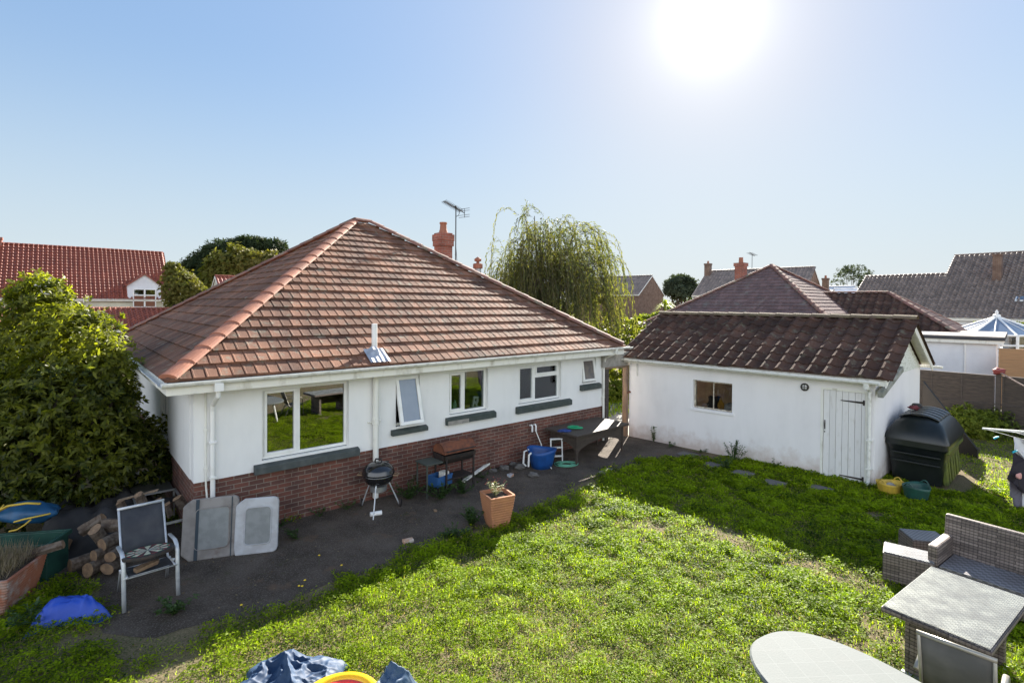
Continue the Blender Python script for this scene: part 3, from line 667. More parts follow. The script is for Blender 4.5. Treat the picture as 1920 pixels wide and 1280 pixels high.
for sgn in (0, 1):
    yy = lambda t: (-.2 + t * (srun - .02)) if not sgn else (SD + .2 - t * (srun - .02))
    zz = lambda t: SZ - .03 + t * (3.43 - SZ + .03)
    A = [(.235, yy(t), zz(t)) for t in (0, 1)]
    mb.add([A[0], A[1], (A[1][0], A[1][1], A[1][2] - .16), (A[0][0], A[0][1], A[0][2] - .14)] + [(p[0] - .025, p[1], p[2]) for p in (A[0], A[1], (A[1][0], A[1][1], A[1][2] - .16), (A[0][0], A[0][1], A[0][2] - .14))],
           [(0, 1, 2, 3), (7, 6, 5, 4), (0, 4, 5, 1), (3, 2, 6, 7), (0, 3, 7, 4), (1, 5, 6, 2)])
    mb.add([(.20, yy(0), zz(0) - .01), (.20, yy(1), zz(1) - .01), (0, yy(1), zz(1) - .01), (0, yy(0), zz(0) - .01)], [(0, 1, 2, 3)])
mb.build('bargeboards', M_paint, shed, skew=SK)
mb = MB(); T = Matrix.Translation((.07, .75, 2.18)) @ Matrix.Rotation(R(14), 4, 'X')
mb.box((0, -.95, -.07), (.11, .75, .06), T=T); mb.build('broken_board', pm('old_board', (.34, .34, .31), (.2, .21, .18), 8, stretch=(1, .3, 1)), shed, skew=SK, bevel=.02)
mb = MB(); mb.box((-6.1, -.19, 2.13), (.24, -.165, SZ - .005)); mb.box((-6.1, -.163, 2.14), (0, -.001, 2.155)); mb.build('fascia', M_paint, shed, skew=SK)
mb = MB(); gutter(mb, (-6.2, -.25, 2.23), (.12, -.25, 2.20), .055); mb.build('gutter', M_gutter, shed, skew=SK)
mb = MB(); gutter(mb, (-6.0, SD + .25, 2.22), (.42, SD + .25, 2.22), .055); mb.build('gutter', M_gutter, shed, skew=SK)
mb = MB(); mb.box((-.14, -.29, 2.05), (-.05, -.20, 2.17)); mb.tube([(-.08, -.24, 2.1), (-.08, -.07, 1.98), (-.08, -.07, .12), (-.09, -.14, .03)], .034, 10)
for z in (.35, .95): mb.box((-.13, -.11, z), (-.03, -.001, z + .035))
mb.build('downpipe', M_gutter, shed, skew=SK)
# shed window
mb = MB(); a, b_, c, d = SW; rect_frame(mb, a + .004, b_ - .004, c + .004, d - .004, .07, .12, .035); mb.box(((a + b_) / 2 - .012, .08, c + .039), ((a + b_) / 2 + .012, .11, d - .039))
f = mb.build('window', pm('flaking_window_paint', (.55, .5, .4), (.3, .25, .2), 20, .45, .6), shed, skew=SK, bevel=.003)
mb = MB(); mb.box((a + .039, .09, c + .039), (b_ - .039, .094, d - .039)); mb.build('pane', glassmat('shed_glass', (.8, .8, .78), .05), f, skew=SK, nrm=False)
mb = MB(); mb.box((a - .05, -.03, c - .07), (b_ + .05, .07, c + .003)); mb.build('sill', M_render_shed, f, skew=SK, bevel=.01)
mb = MB(); mb.box((-5.0, 1.3, .6), (-1.5, 1.35, 2.1)); mb.build('inner_wall', pm('warm_plaster', (.62, .45, .28), (.45, .3, .2), 3), shed, skew=SK)
# shed door of vertical planks
mb = MB(); rect_frame(mb, -1.0, -.12, -.06, 1.97, -.006, .06, .05); fr = mb.build('door_frame', M_paint, shed, skew=SK, bevel=.003)
mb = MB(); x = -.945; rr = random.Random(2)
while x < -.18:
    wd = min(.118, -.172 - x); mb.box((x + .003, .005 + rr.uniform(-.002, .003), .02), (x + wd - .003, .035, 1.915), rr.random()); x += wd
mb.box((-.94, .036, .03), (-.175, .05, 1.91))
door = mb.build('door', pm('door_paint', (.72, .71, .70), (.6, .58, .54), 12, .55, .75, .6, stretch=(1, 1, .3), tint=.04), shed, skew=SK, bevel=.003)
for z, dz in ((1.72, .0), (.10, .0)):
    mb = MB(); mb.prism([(-.18, z - .055), (-.18, z + .055), (-.215, z + .055), (-.215, z + .022), (-.62, z + .012), (-.62, z - .006), (-.215, z - .022), (-.215, z - .055)], (0, -.004, 0), (1, 0, 0), (0, 0, 1), (0, .006, 0)); mb.build('hinge', M_blackm, door, skew=SK)
mb = MB(); mb.box((-.925, -.004, 1.05), (-.905, .004, 1.25)); mb.tube([(-.915, -.005, 1.1), (-.915, -.03, 1.12), (-.915, -.03, 1.2), (-.915, -.005, 1.22)], .006, 6); mb.box((-.925, -.006, .98), (-.908, .004, 1.01)); mb.build('door_handle', M_blackm, door, skew=SK)
# round bulkhead lamp
lampc = (-1.32, 0, 1.93)
mb = MB(); T = Matrix.Translation((lampc[0], -.001, lampc[2])) @ Matrix.Rotation(R(90), 4, 'X')
prof = [(.085, 0), (.085, .035), (.075, .045), (.06, .045), (.06, .03)]
vs = [T @ Vector((r * math.cos(2 * math.pi * j / 20), r * math.sin(2 * math.pi * j / 20), z)) for r, z in prof for j in range(20)]
mb.add(vs, [(i * 20 + j, i * 20 + (j + 1) % 20, (i + 1) * 20 + (j + 1) % 20, (i + 1) * 20 + j) for i in range(4) for j in range(20)])
mb.tube([(lampc[0], -.05, lampc[2] - .075), (lampc[0], -.05, lampc[2] + .075)], .007, 5); mb.tube([(lampc[0] - .075, -.05, lampc[2]), (lampc[0] + .075, -.05, lampc[2])], .007, 5)
lm = mb.build('lamp', M_blackm, shed)
mb = MB(); vs = [T @ Vector((.062 * math.cos(a_) * math.cos(e_), .062 * math.sin(a_) * math.cos(e_), .02 + .028 * math.sin(e_))) for e_ in (0, .5, 1.0, 1.5) for a_ in [2 * math.pi * j / 16 for j in range(16)]]
mb.add(vs, [(i * 16 + j, i * 16 + (j + 1) % 16, (i + 1) * 16 + (j + 1) % 16, (i + 1) * 16 + j) for i in range(3) for j in range(16)]); mb.build('lamp_glass', pm('milky_glass', (.55, .56, .55), rough=.2), lm, smooth=True)
mb = MB(); mb.box((-5.62, -.012, 1.75), (-5.57, -.001, 2.1)); mb.build('wall_bracket', M_metal, shed)
# things seen through the shed window
def spt(x, y, z): return Vector(SO) + Matrix.Rotation(SR, 3, 'Z') @ Vector((x + SK * y, y, z))
def lump(name, r, loc, mat, label, cat, sc=(1, 1, 1), seed=1, rz=0, amp=.25, parent=None, sub=3):
    bm = bmesh.new(); bmesh.ops.create_icosphere(bm, subdivisions=sub, radius=r); rr = np.random.default_rng(seed); ph = rr.random(9) * 6
    for v in bm.verts:
        c = v.co / r; k = 1 + amp * (math.sin(c.x * 3 + ph[0]) * math.sin(c.y * 4 + ph[1]) + .6 * math.sin(c.z * 6 + ph[2] + c.x * 4) + .3 * math.sin(11 * c.y + 9 * c.x + ph[3]))
        v.co = Vector((c.x * sc[0], c.y * sc[1], c.z * sc[2])) * r * k
    me = bpy.data.meshes.new(name); bm.to_mesh(me); bm.free(); me.materials.append(mat); me.polygons.foreach_set('use_smooth', [True] * len(me.polygons))
    o = bpy.data.objects.new(name, me); link(o, parent); o.location = loc; o.rotation_euler = (0, 0, rz)
    if label: tag(o, label, cat)
    return o
mb = MB(); mb.box((-4.3, .25, .95), (-2.6, .75, 1.0)); mb.box((-4.2, .3, 0), (-4.15, .35, .95)); mb.box((-2.7, .3, 0), (-2.65, .35, .95)); mb.box((-4.2, .68, 0), (-4.15, .73, .95)); mb.box((-2.7, .68, 0), (-2.65, .73, .95))
o = mb.build('workbench', M_wood, None, skew=SK); o.location = SO; o.rotation_euler = (0, 0, SR); tag(o, 'wooden workbench just inside the shed window', 'workbench')
lump('bag', .17, spt(-3.62, .5, 1.17), M_blackm, 'black bag slumped behind the left pane of the shed window', 'bag', (1.1, .8, 1.2), 4)
lump('sack', .12, spt(-3.42, .42, 1.14), pm('ochre_cloth', (.5, .27, .03)), 'ochre sack beside the black bag in the shed window', 'sack', (.6, .7, 1.4), 5)
mb = MB(); mb.box((0, 0, 0), (.32, .3, .2)); mb.box((.02, .02, .201), (.3, .28, .23)); o = mb.build('box', pm('grey_box', (.35, .36, .36)), None, bevel=.01); o.location = spt(-3.3, .35, 1.002); o.rotation_euler = (0, 0, SR); tag(o, 'grey lidded box behind the right pane of the shed window', 'box')
bottle('canister', -3.3, 0, 0, .3, .05, M_redp, M_blackm, 'red canister on the box in the shed window', 'canister')
bpy.data.objects['canister'].location = spt(-3.1, .5, 1.24)

# ================================================================== GATEWAY between house and shed
ga = Vector((2.62, 14.36, 0)); gb_ = Vector((3.34, 14.95, 0)); gd = (gb_ - ga); gl_ = gd.length; gr = math.atan2(gd.y, gd.x)
gate = thing('gateway', 'open doorway with timber jambs and grey concrete panel between bungalow and shed', 'gateway', ga, gr)
mb = MB(); mb.box((-.06, -.03, 0), (.06, .12, 1.98)); mb.build('jamb', M_fence, gate, bevel=.004)
mb = MB(); mb.box((gl_ - .1, -.03, 0), (gl_ - .01, .12, 1.98)); mb.build('jamb', pm('brown_timber', (.26, .17, .11), (.16, .11, .08), 7, stretch=(1, 1, .3)), gate, bevel=.004)
mb = MB(); mb.box((-.06, -.03, 1.981), (gl_ - .01, .12, 2.03)); mb.build('lintel', M_wood, gate)
mb = MB(); mb.box((-.15, .0, 2.031), (gl_ + .1, .06, 2.42)); mb.build('panel', M_conc, gate)
mb = MB(); mb.tube([(gl_ - .02, -.05, 1.28), (gl_ + .04, -.08, 1.26)], .03, 8); mb.tube([(gl_ - .1, -.05, 1.25), (gl_ - .02, -.09, 1.27)], .015, 6); mb.build('latch', M_rust, gate)
# ================================================================== NEIGHBOURING BUILDINGS
def rot(a): return Matrix.Rotation(a, 3, 'Z')
def slopes(parent, x0, x1, D, ze, zr, mat, prof, tw, gauge, ov=.3, both=True, hs=1.0):
    run = D / 2 + ov; a = math.atan((zr - ze) / run); mb = MB()
    tiles(mb, (x0, -ov, ze), (1, 0, 0), (0, math.cos(a), math.sin(a)), x1 - x0, run / math.cos(a), tw, gauge, prof, .05 if hs > 1.2 else .02, .004, hs * (1.5 if hs > 1.2 else 1))
    mb.build('roof', mat, parent)
    mb = MB(); mb.add([(x0, D + ov, ze), (x1, D + ov, ze), (x1, D / 2, zr), (x0, D / 2, zr)], [(0, 1, 2, 3)])
    mb.add([(x0 + .02, D + ov - .02, ze - .06), (x1 - .02, D + ov - .02, ze - .06), (x1 - .02, D / 2, zr - .06), (x0 + .02, D / 2, zr - .06), (x0 + .02, -ov + .02, ze - .06), (x1 - .02, -ov + .02, ze - .06)], [(0, 1, 2, 3), (3, 2, 5, 4)])
    mb.build('roof', mat, parent)
def ghouse(name, label, apex, rz, L, D, ze, zr, wm_, rm, prof=ROMAN, tw=.3, gauge=.345, ov=.3, ridge=None, gable=None, barge=M_white, group=None, hs=1.0):
    """gabled house: local x from -L to 0 along the ridge, gable wall at x=0, apex given in the world"""
    o = Vector((apex.x, apex.y, 0)) - rot(rz) @ Vector((0, D / 2, 0))
    t = thing(name, label, 'house', o, rz, group)
    mb = MB(); mb.box((-L + .1, 0, 0), (-.1, D, ze)); mb.build('wall', wm_, t)
    for x in (-.1, -L + .1):
        mb = MB(); mb.prism([(.05, 0), (D - .05, 0), (D / 2, zr - ze - .1)], (x - .05, 0, ze + .003), (0, 1, 0), (0, 0, 1), (.1, 0, 0)); mb.build('gable', gable or wm_, t)
    slopes(t, -L, 0, D, ze, zr, rm, prof, tw, gauge, ov, hs=hs)
    mb = MB(); caps(mb, (-L, D / 2, zr + .03), (0, D / 2, zr + .03), .45, .13); mb.build('ridge_tiles', ridge or rm, t)
    mb = MB(); zs = (zr - ze) / (D / 2 + ov)
    for x in (-L - .03, .0):
        for s in (0, 1):
            p = [(-ov, ze - .02), (D / 2, zr - .02), (D / 2, zr - .2), (-ov, ze - .2)] if not s else [(D + ov, ze - .02), (D / 2, zr - .02), (D / 2, zr - .2), (D + ov, ze - .2)]
            mb.prism(p, (x, 0, 0), (0, 1, 0), (0, 0, 1), (.03, 0, 0))
    mb.box((-L, -ov - .03, ze - .17), (0, -ov, ze - .02)); gutter(mb, (-L, -ov - .08, ze), (0, -ov - .08, ze), .06)
    mb.build('bargeboards', barge, t)
    return t
def bchimney(t, x, y, z0, z1, w, mat, pots=1, sub=None):
    mb = MB(); mb.box((x - w / 2, y - w / 2, z0), (x + w / 2, y + w / 2, z1 - .2)); mb.box((x - w / 2 - .05, y - w / 2 - .05, z1 - .199), (x + w / 2 + .05, y + w / 2 + .05, z1)); c = mb.build('chimney', mat, t)
    for k in range(pots):
        mb = MB(); px = x + (k - (pots - 1) / 2) * .3; mb.lathe([(.13, z1), (.11, z1 + .3), (.13, z1 + .32), (.08, z1 + .32)], 12, (px, y, 0)); mb.build('chimney_pot', M_hip, c)
def bwin(t, x, z, w_, h, y=-.01, gm=M_glass_hi, n=2, name='window'):
    mb = MB(); rect_frame(mb, x, x + w_, z, z + h, y - .06, y, .07)
    for i in range(1, n): mb.box((x + w_ * i / n - .03, y - .06, z + .07), (x + w_ * i / n + .03, y, z + h - .07))
    f = mb.build(name, M_white, t); mb = MB(); mb.box((x + .06, y - .03, z + .06), (x + w_ - .06, y - .02, z + h - .06)); mb.build('pane', gm, f, nrm=False); return f
M_cream = pm('cream_render', (.66, .64, .52), (.58, .56, .46), 2); M_whitew = pm('white_wall', (.74, .75, .78), (.66, .67, .70), 1.5, rough=.85)
M_blind = pm('brown_blind', (.22, .09, .05), (.16, .07, .04), 6, stretch=(1, 1, 8))
# red-tiled house with dormers
ap = AT(305, 472, 50); D = 9.2
rh = ghouse('red_roof_house', 'cream house at far left with bright red pantile roof and white dormers', ap, HR, 11.6, D, 3.95, 8.45, M_cream, M_tile_red, ov=.3, tw=.3, gauge=.38, hs=1.3)
def dormer(t, x, wd, zb, ze, zp, y0, yb):
    mb = MB(); mb.prism([(0, 0), (wd, 0), (wd, ze - zb), (wd / 2, zp - zb), (0, ze - zb)], (x, y0, zb), (1, 0, 0), (0, 0, 1), (0, yb - y0, 0))
    f = mb.build('dormer', M_whitew, t)
    for s in (0, 1):
        mb = MB(); A = (x - .15, ze - .1) if not s else (x + wd + .15, ze - .1)
        B = (x + wd / 2, zp + .06)
        mb.add([(A[0], y0 - .15, A[1]), (B[0], y0 - .15, B[1]), (B[0], yb + .9, B[1]), (A[0], yb + .0, A[1]), (A[0], y0 - .15, A[1] - .1), (B[0], y0 - .15, B[1] - .12)], [(0, 1, 2, 3), (0, 4, 5, 1)]); mb.build('dormer_roof', M_tile_red, f)
    mb = MB(); rect_frame(mb, x + .35, x + wd - .35, zb - .75, ze - .35, y0 - .08, y0 - .003, .08); mb.box((x + wd / 2 - .06, y0 - .08, zb - .7), (x + wd / 2 + .06, y0 - .003, ze - .4)); mb.box((x + .43, y0 - .085, ze - .95), (x + wd - .43, y0 - .004, ze - .85))
    w_ = mb.build('window', M_white, f); mb = MB(); mb.box((x + .43, y0 - .05, zb - .67), (x + wd - .43, y0 - .04, ze - .93)); mb.build('blind', M_blind, w_); mb = MB(); mb.box((x + .43, y0 - .05, ze - .85), (x + wd - .43, y0 - .04, ze - .43)); mb.build('pane', M_glass_hi, w_, nrm=False)
dormer(rh, -3.1, 2.35, 4.0, 5.2, 6.1, -.25, 1.6); dormer(rh, -9.7, 2.35, 4.0, 5.2, 6.1, -.25, 1.6)
mb = MB(); 
for x in (-.6, -6.0): mb.tube([(x, -.4, 3.9), (x, -.35, 3.7), (x, -.08, 3.5), (x, -.08, 0)], .045, 6)
mb.build('downpipe', M_white, rh)
bchimney(rh, -11.3, D / 2, 7.9, 8.9, .6, M_brick_or, 0)
ap = AT(360, 578, 40); ghouse('low_red_roof_outbuilding', 'low outbuilding with red pantile roof behind the big bush', ap, HR, 12, 6, 1.9, 3.27, M_cream, M_tile_red, tw=.3, gauge=.36, ridge=M_hip, hs=1.3)
ap = AT(403, 517, 43); o = ap + rot(HR) @ Vector((6, 0, 0))
sr = ghouse('small_red_roof_house', 'small red-roofed gable just showing over the bungalow roof at left', o, HR, 6, 3.6, 4.4, ap.z, M_cream, M_tile_red, tw=.3, gauge=.38, barge=M_paint)
mb = MB(); mb.box((-4.6, -.05, 4.95), (-3.6, .75, 5.15)); mb.build('roof_light', M_white, sr)
# neighbour bungalow, same pattern as the near one
ap = AT(1447, 498, 29); SDE = 5.2; zt = ap.z; ze = 2.55
nb = thing('neighbour_bungalow', 'hipped purple-brown tiled bungalow roof rising behind the shed', 'house', (ap.x, ap.y, 0), HR)
run = SDE; sl = math.atan((zt - ze) / run); c2, s2 = math.cos(sl), math.sin(sl)
mb = MB(); mb.box((-4.8, -4.8, 0), (4.8, 4.8, ze)); mb.build('wall', M_whitew, nb)
mb = MB(); tiles(mb, (-SDE, -SDE, ze), (1, 0, 0), (0, c2, s2), 2 * SDE, run / c2, .175, .31, FLAT, .024, .002, stag=True); mb.build('roof_front_slope', M_tile_purple, nb, clips=[((-SDE, -SDE, 0), (-1, 1, 0)), ((SDE, -SDE, 0), (1, 1, 0))])
mb = MB(); tiles(mb, (-SDE, SDE, ze), (0, -1, 0), (c2, 0, s2), 2 * SDE, run / c2, .175, .31, FLAT, .024, .002, stag=True); mb.build('roof_side_slope', M_tile_purple, nb, clips=[((-SDE, -SDE, 0), (1, -1, 0)), ((-SDE, SDE, 0), (1, 1, 0))])
mb = MB(); mb.add([(SDE, -SDE, ze), (SDE, SDE, ze), (-SDE, SDE, ze), (0, 0, zt)], [(0, 1, 3), (1, 2, 3)]); mb.build('roof_rear_slope', M_tile_purple, nb)
mb = MB(); caps(mb, (-SDE, -SDE, ze + .05), (0, 0, zt + .05), .42, .14); caps(mb, (SDE, -SDE, ze + .05), (0, 0, zt + .05), .42, .13); caps(mb, (-SDE, SDE, ze + .05), (0, 0, zt + .05), .42, .13); mb.build('hip_tiles', M_hip2, nb)
bchimney(nb, .35, 1.9, 4.2, 6.25, .5, M_brick_or, 1)
mb = MB(); mb.tube([(.9, 1.5, 4.5), (.9, 1.5, 6.75)], .015, 5); mb.tube([(.45, 1.45, 6.85), (1.3, 1.55, 6.7)], .015, 5)
for i in range(6): mb.tube([(.5 + i * .14, 1.3, 6.82 - i * .02), (.5 + i * .14, 1.65, 6.82 - i * .02)], .008, 4)
mb.build('tv_aerial', M_mast, nb)
# hipped pantile outbuilding to the right
rp = AT(1665, 549, 26); zr = rp.z; ze = 2.35; wv = 3.3; L2 = 9
hb = thing('hipped_outbuilding', 'low hipped building with dark brown pantiles between bungalow and large house', 'house', (rp.x, rp.y, 0), SR)
sl = math.atan((zr - ze) / wv); c2, s2 = math.cos(sl), math.sin(sl)
mb = MB(); mb.box((-L2, -wv + .3, 0), (wv - .3, wv - .3, ze)); mb.build('wall', M_whitew, hb)
mb = MB(); tiles(mb, (-L2, -wv, ze), (1, 0, 0), (0, c2, s2), L2 + wv, wv / c2, .33, .345, ROMAN, .02, .004, 1.1); mb.build('roof_front_slope', M_tile_grey, hb, clips=[((wv, -wv, 0), (1, 1, 0))])
mb = MB(); tiles(mb, (wv, -wv, ze), (0, 1, 0), (-c2, 0, s2), 2 * wv, wv / c2, .33, .345, ROMAN, .02, .004, 1.1); mb.build('roof_side_slope', M_tile_purple, hb, clips=[((wv, -wv, 0), (-1, -1, 0)), ((wv, wv, 0), (-1, 1, 0))])
mb = MB(); mb.add([(-L2, wv, ze), (wv, wv, ze), (0, 0, zr), (-L2, 0, zr)], [(0, 1, 2, 3)]); mb.build('roof_rear_slope', M_tile_grey, hb)
mb = MB(); caps(mb, (wv, -wv, ze + .05), (0, 0, zr + .05), .42, .13); caps(mb, (-L2, 0, zr + .05), (0, 0, zr + .05), .42, .13); caps(mb, (wv, wv, ze + .05), (0, 0, zr + .05), .42, .13); mb.build('hip_tiles', M_hip2, hb)
# large house at right
rz = R(90 + 37) - R(180); ap = AT(1790, 479, 42); D = 13; L = 24
o = ap + rot(rz) @ Vector((L, 0, 0))
lh = ghouse('large_tiled_house', 'large house at far right with a long grey-brown pantile roof and square chimney', o, rz, L, D, 3.0, ap.z, M_whitew, M_tile_slate, tw=.3, gauge=.345, hs=1.3)
mb = MB(); cx = -L + 3.1; cy_ = 3.6; cz = 3.0 + (cy_ + .3) / (D / 2 + .3) * (ap.z - 3.0)
mb.box((cx - .24, cy_ - .24, cz - .5), (cx + .24, cy_ + .24, 7.45)); mb.box((cx - .27, cy_ - .27, 7.451), (cx + .27, cy_ + .27, 7.6)); mb.build('chimney', M_brick_br, lh)
aa = math.atan((ap.z - 3.0) / (D / 2 + .3)); 
def rl(x, y, w_, h):
    z = 3.0 + (y + .3) * math.tan(aa); T = Matrix.Translation((x, y, z + .06)) @ Matrix.Rotation(aa, 4, 'X')
    mb = MB(); rect_frame(mb, -w_ / 2, w_ / 2, -h / 2, h / 2, 0, .06, .08, T=T @ Matrix.Rotation(R(-90), 4, 'X')); mb.box((-w_ / 2 + .07, -h / 2 + .07, .0), (w_ / 2 - .07, h / 2 - .07, .04), T=T, m=None); 
    f = mb.build('roof_light', M_white, lh); mb = MB(); mb.box((-w_ / 2 + .08, -h / 2 + .08, .045), (w_ / 2 - .08, h / 2 - .08, .06), T=T); mb.build('pane', M_glass_hi, f, nrm=False)
rl(-L + 4.9, 1.5, 1.0, .55); rl(-L + 7.0, 2.6, 1.1, 1.4)
rw = 6.35; D2 = 2 * ((rw - 3.0) / math.tan(aa) - .3); W6 = 5.5
mb = MB(); tiles(mb, (-L - W6, -.3, 3.0), (1, 0, 0), (0, math.cos(aa), math.sin(aa)), W6 - .002, (D2 / 2 + .3) / math.cos(aa), .3, .345, ROMAN, .05, .004, 1.95); mb.build('wing_roof', M_tile_slate, lh)
mb = MB(); mb.add([(-L - W6, D2 + .3, 3.0), (-L, D2 + .3, 3.0), (-L, D2 / 2, rw), (-L - W6, D2 / 2, rw), (-L - W6, -.3, 2.9), (-L - W6, -.3, 2.98)], [(0, 1, 2, 3), (0, 3, 5, 4)]); mb.build('wing_roof', M_tile_slate, lh)
mb = MB(); caps(mb, (-L - W6, D2 / 2, rw + .03), (-L, D2 / 2, rw + .03), .45, .13); mb.build('ridge_tiles', M_tile_slate, lh)
mb = MB(); mb.box((-L - W6 + .2, 0, 0), (-L + .05, D2, 2.95)); mb.build('wall', M_whitew, lh)
# distant gabled house, long house
ap = AT(1223, 516, 80); ghouse('brick_gable_house', 'brown brick house with white-edged gable between the willow and the shed roof', ap, SR, 12, 7.4, 5.3, ap.z, M_brick_br, M_tile_slate, tw=.6, gauge=.5)
ap = AT(1527, 500, 60)
lg = ghouse('long_roof_house', 'long grey-roofed house with chimney behind the hipped bungalow', ap, SR, 12.6, 8, 5.0, ap.z, M_brick_br, M_tile_slate, tw=.4, gauge=.4, gable=M_brick_br)
bchimney(lg, -12.2, 3.4, 7.2, 9.2, .7, M_brick_br, 1); bchimney(lg, .8, 5.5, 5.2, 7.0, .6, M_brick_br, 1)
# pale low building among the distant trees
ap = AT(1605, 536, 75); ghouse('pale_roof_building', 'pale grey low-roofed building below the distant pines', ap, R(-60), 9, 7, 4.6, ap.z, M_whitew, pm('pale_sheet_roof', (.5, .52, .55), rough=.4), tw=1, gauge=3, prof=[(0, 0), (.97, 0)])
ap = AT(1640, 540, 70); ghouse('white_roof_annexe', 'white flat-looking roof beside the pale grey building', ap, R(-10), 5, 4, 4.9, ap.z - .1, M_whitew, M_whitew, tw=1, gauge=3, prof=[(0, 0), (.97, 0)])
# flat-roofed white garage
gc = AT(1868, 660, 18.8); ga_ = SR; t = thing('flat_roof_garage', 'white flat-roofed garage behind the grey fence', 'garage', (gc.x, gc.y, 0), ga_)
mb = MB(); mb.box((-7, 0, 0), (0, 5, 2.42)); mb.build('wall', M_whitew, t)
mb = MB(); mb.box((-7.2, -.2, 2.66), (.22, 5.2, 2.70)); mb.build('roof', M_felt, t); mb = MB(); mb.box((-7.2, -.21, 2.56), (.23, 5.21, 2.658)); mb.build('roof_edge', M_feltd, t)
mb = MB(); mb.box((-7.1, -.17, 2.43), (.19, 5.17, 2.557)); mb.build('fascia', M_paint, t)
mb = MB(); mb.tube([(-.85, -.04, 0), (-.85, -.04, 2.42)], .03, 6); mb.build('downpipe', M_white, t)
# conservatory
cc_ = AT(1868, 630, 25); t = thing('conservatory', 'white-framed conservatory with faceted glass roof beside the flat garage', 'conservatory', (cc_.x, cc_.y, 0), 0)
n8 = 8; rr_ = 2.0; ez = 2.5; az_ = 3.32
ring = [(rr_ * math.cos(2 * math.pi * (k + .5) / n8), rr_ * math.sin(2 * math.pi * (k + .5) / n8)) for k in range(n8)]
mb = MB(); 
for x, y in ring: mb.tube([(x, y, ez), (0, 0, az_)], .05, 6); mb.tube([(x, y, 0), (x, y, ez)], .06, 6)
for k in range(n8):
    a, b_ = ring[k], ring[(k + 1) % n8]
    for z in (.7, 2.05, ez): mb.tube([(a[0], a[1], z), (b_[0], b_[1], z)], .05, 6)
    mx, my = (a[0] + b_[0]) / 2, (a[1] + b_[1]) / 2; mb.tube([(mx, my, .7), (mx, my, ez)], .035, 6); mb.tube([(mx, my, ez), (0, 0, az_)], .025, 5)
mb.build('frame', M_white, t)
mb = MB(); mb.lathe([(.16, az_ - .03), (.14, az_ + .08), (.05, az_ + .12), (.07, az_ + .2), (.02, az_ + .32)], 8); mb.build('finial', M_white, t)
mb = MB(); mb.add([(x, y, ez) for x, y in ring] + [(0, 0, az_ - .01)], [(k, (k + 1) % n8, n8) for k in range(n8)]); mb.build('roof_glass', pm('tinted_roof_panel', (.12, .17, .25), rough=.25, spec=.8), t)
mb = MB()
for k in range(n8):
    a, b_ = ring[k], ring[(k + 1) % n8]; mb.add([(a[0], a[1], .7), (b_[0], b_[1], .7), (b_[0], b_[1], ez), (a[0], a[1], ez)], [(0, 1, 2, 3)])
mb.build('wall_glass', M_glass_hi, t, nrm=False)
mb = MB()
for k in range(n8):
    a, b_ = ring[k], ring[(k + 1) % n8]; mb.add([(a[0], a[1], 0), (b_[0], b_[1], 0), (b_[0], b_[1], .7), (a[0], a[1], .7)], [(0, 1, 2, 3)])
mb.build('dwarf_wall', M_whitew, t)

# ================================================================== FENCES
def slat_panel(L, H, z0, mat, nslat, name='panel', parent=None, x0=0, vert=4):
    mb = MB(); h = (H - z0) / nslat; rr = random.Random(int(x0 * 10) + 3)
    for i in range(nslat):
        T = Matrix.Translation((0, 0, z0 + i * h)) @ Matrix.Rotation(R(13), 4, 'X')
        mb.box((x0 + .02, -.012, .004), (x0 + L - .02, .004, h * 1.08), rr.random(), T=T)
    for k in range(vert): x = x0 + .04 + (L - .08) * k / (vert - 1); mb.box((x - .02, -.045, z0), (x + .02, -.018, H))
    mb.box((x0, -.04, H + .002), (x0 + L, .03, H + .03)); return mb.build(name, mat, parent)
fa = G(1743, 692, 1.8); fb = G(1920, 706, 1.8); fd = (fb - fa); fd.z = 0; fr_ = math.atan2(fd.y, fd.x); pf = G(1873, 702, 1.8); dpost = ((pf - fa).x ** 2 + (pf - fa).y ** 2) ** .5
fence = thing('grey_fence', 'weathered grey slatted timber fence behind the oil tank', 'fence', (fa.x, fa.y, 0), fr_)
pl = 2.35; k0 = dpost - 2 * pl
for k in range(-1, 5):
    x = k0 + k * pl
    slat_panel(pl - .12, 1.74, .95, M_fence, 7, 'panel', fence, x + .06)
    slat_panel(pl - .12, .92, .05, M_fence, 3, 'panel', fence, x + .06, 3)
    mb = MB(); mb.box((x - .055, -.07, 0), (x + .055, .05, 1.86)); mb.prism([(-.07, 0), (.07, 0), (0, .05)], (x, -.08, 1.861), (1, 0, 0), (0, 0, 1), (0, .14, 0)); mb.build('post', M_fence, fence, bevel=.004)
fp = AT(1868, 655, 18.2); t = thing('new_fence_panel', 'new orange-brown timber fence panel beside the white garage', 'fence', (fp.x + .05, fp.y, 0), R(-30))
slat_panel(1.9, 2.3, .1, M_fence_new, 14, 'panel', t, 0, 3); slat_panel(1.9, 2.3, .1, M_fence_new, 14, 'panel', t, 2.0, 3)
mb = MB(); mb.box((1.91, -.06, 0), (1.99, .04, 2.4)); mb.build('post', M_fence_new, t)
pp = rot(fr_) @ Vector((k0 + 2 * pl, -.05, 0)) + Vector((fa.x, fa.y, 1.90))
mb = MB(); A = pp; B = Vector((13.2, 10.2, 2.05)); pts = [A + (B - A) * (i / 14) - Vector((0, 0, .55 * math.sin(math.pi * i / 14))) for i in range(15)]
mb.tube(pts, .022, 6); o = mb.build('rope', pm('faded_rope', (.35, .25, .2), (.25, .18, .15), 20), None); tag(o, 'faded pink-brown rope hanging from the top of the grey fence post', 'rope')
lump('cloth_knot', .11, pp, pm('dull_red_cloth', (.22, .04, .035)), 'dull red cloth knotted on top of the fence post', 'cloth', (1.3, 1, .8), 8)
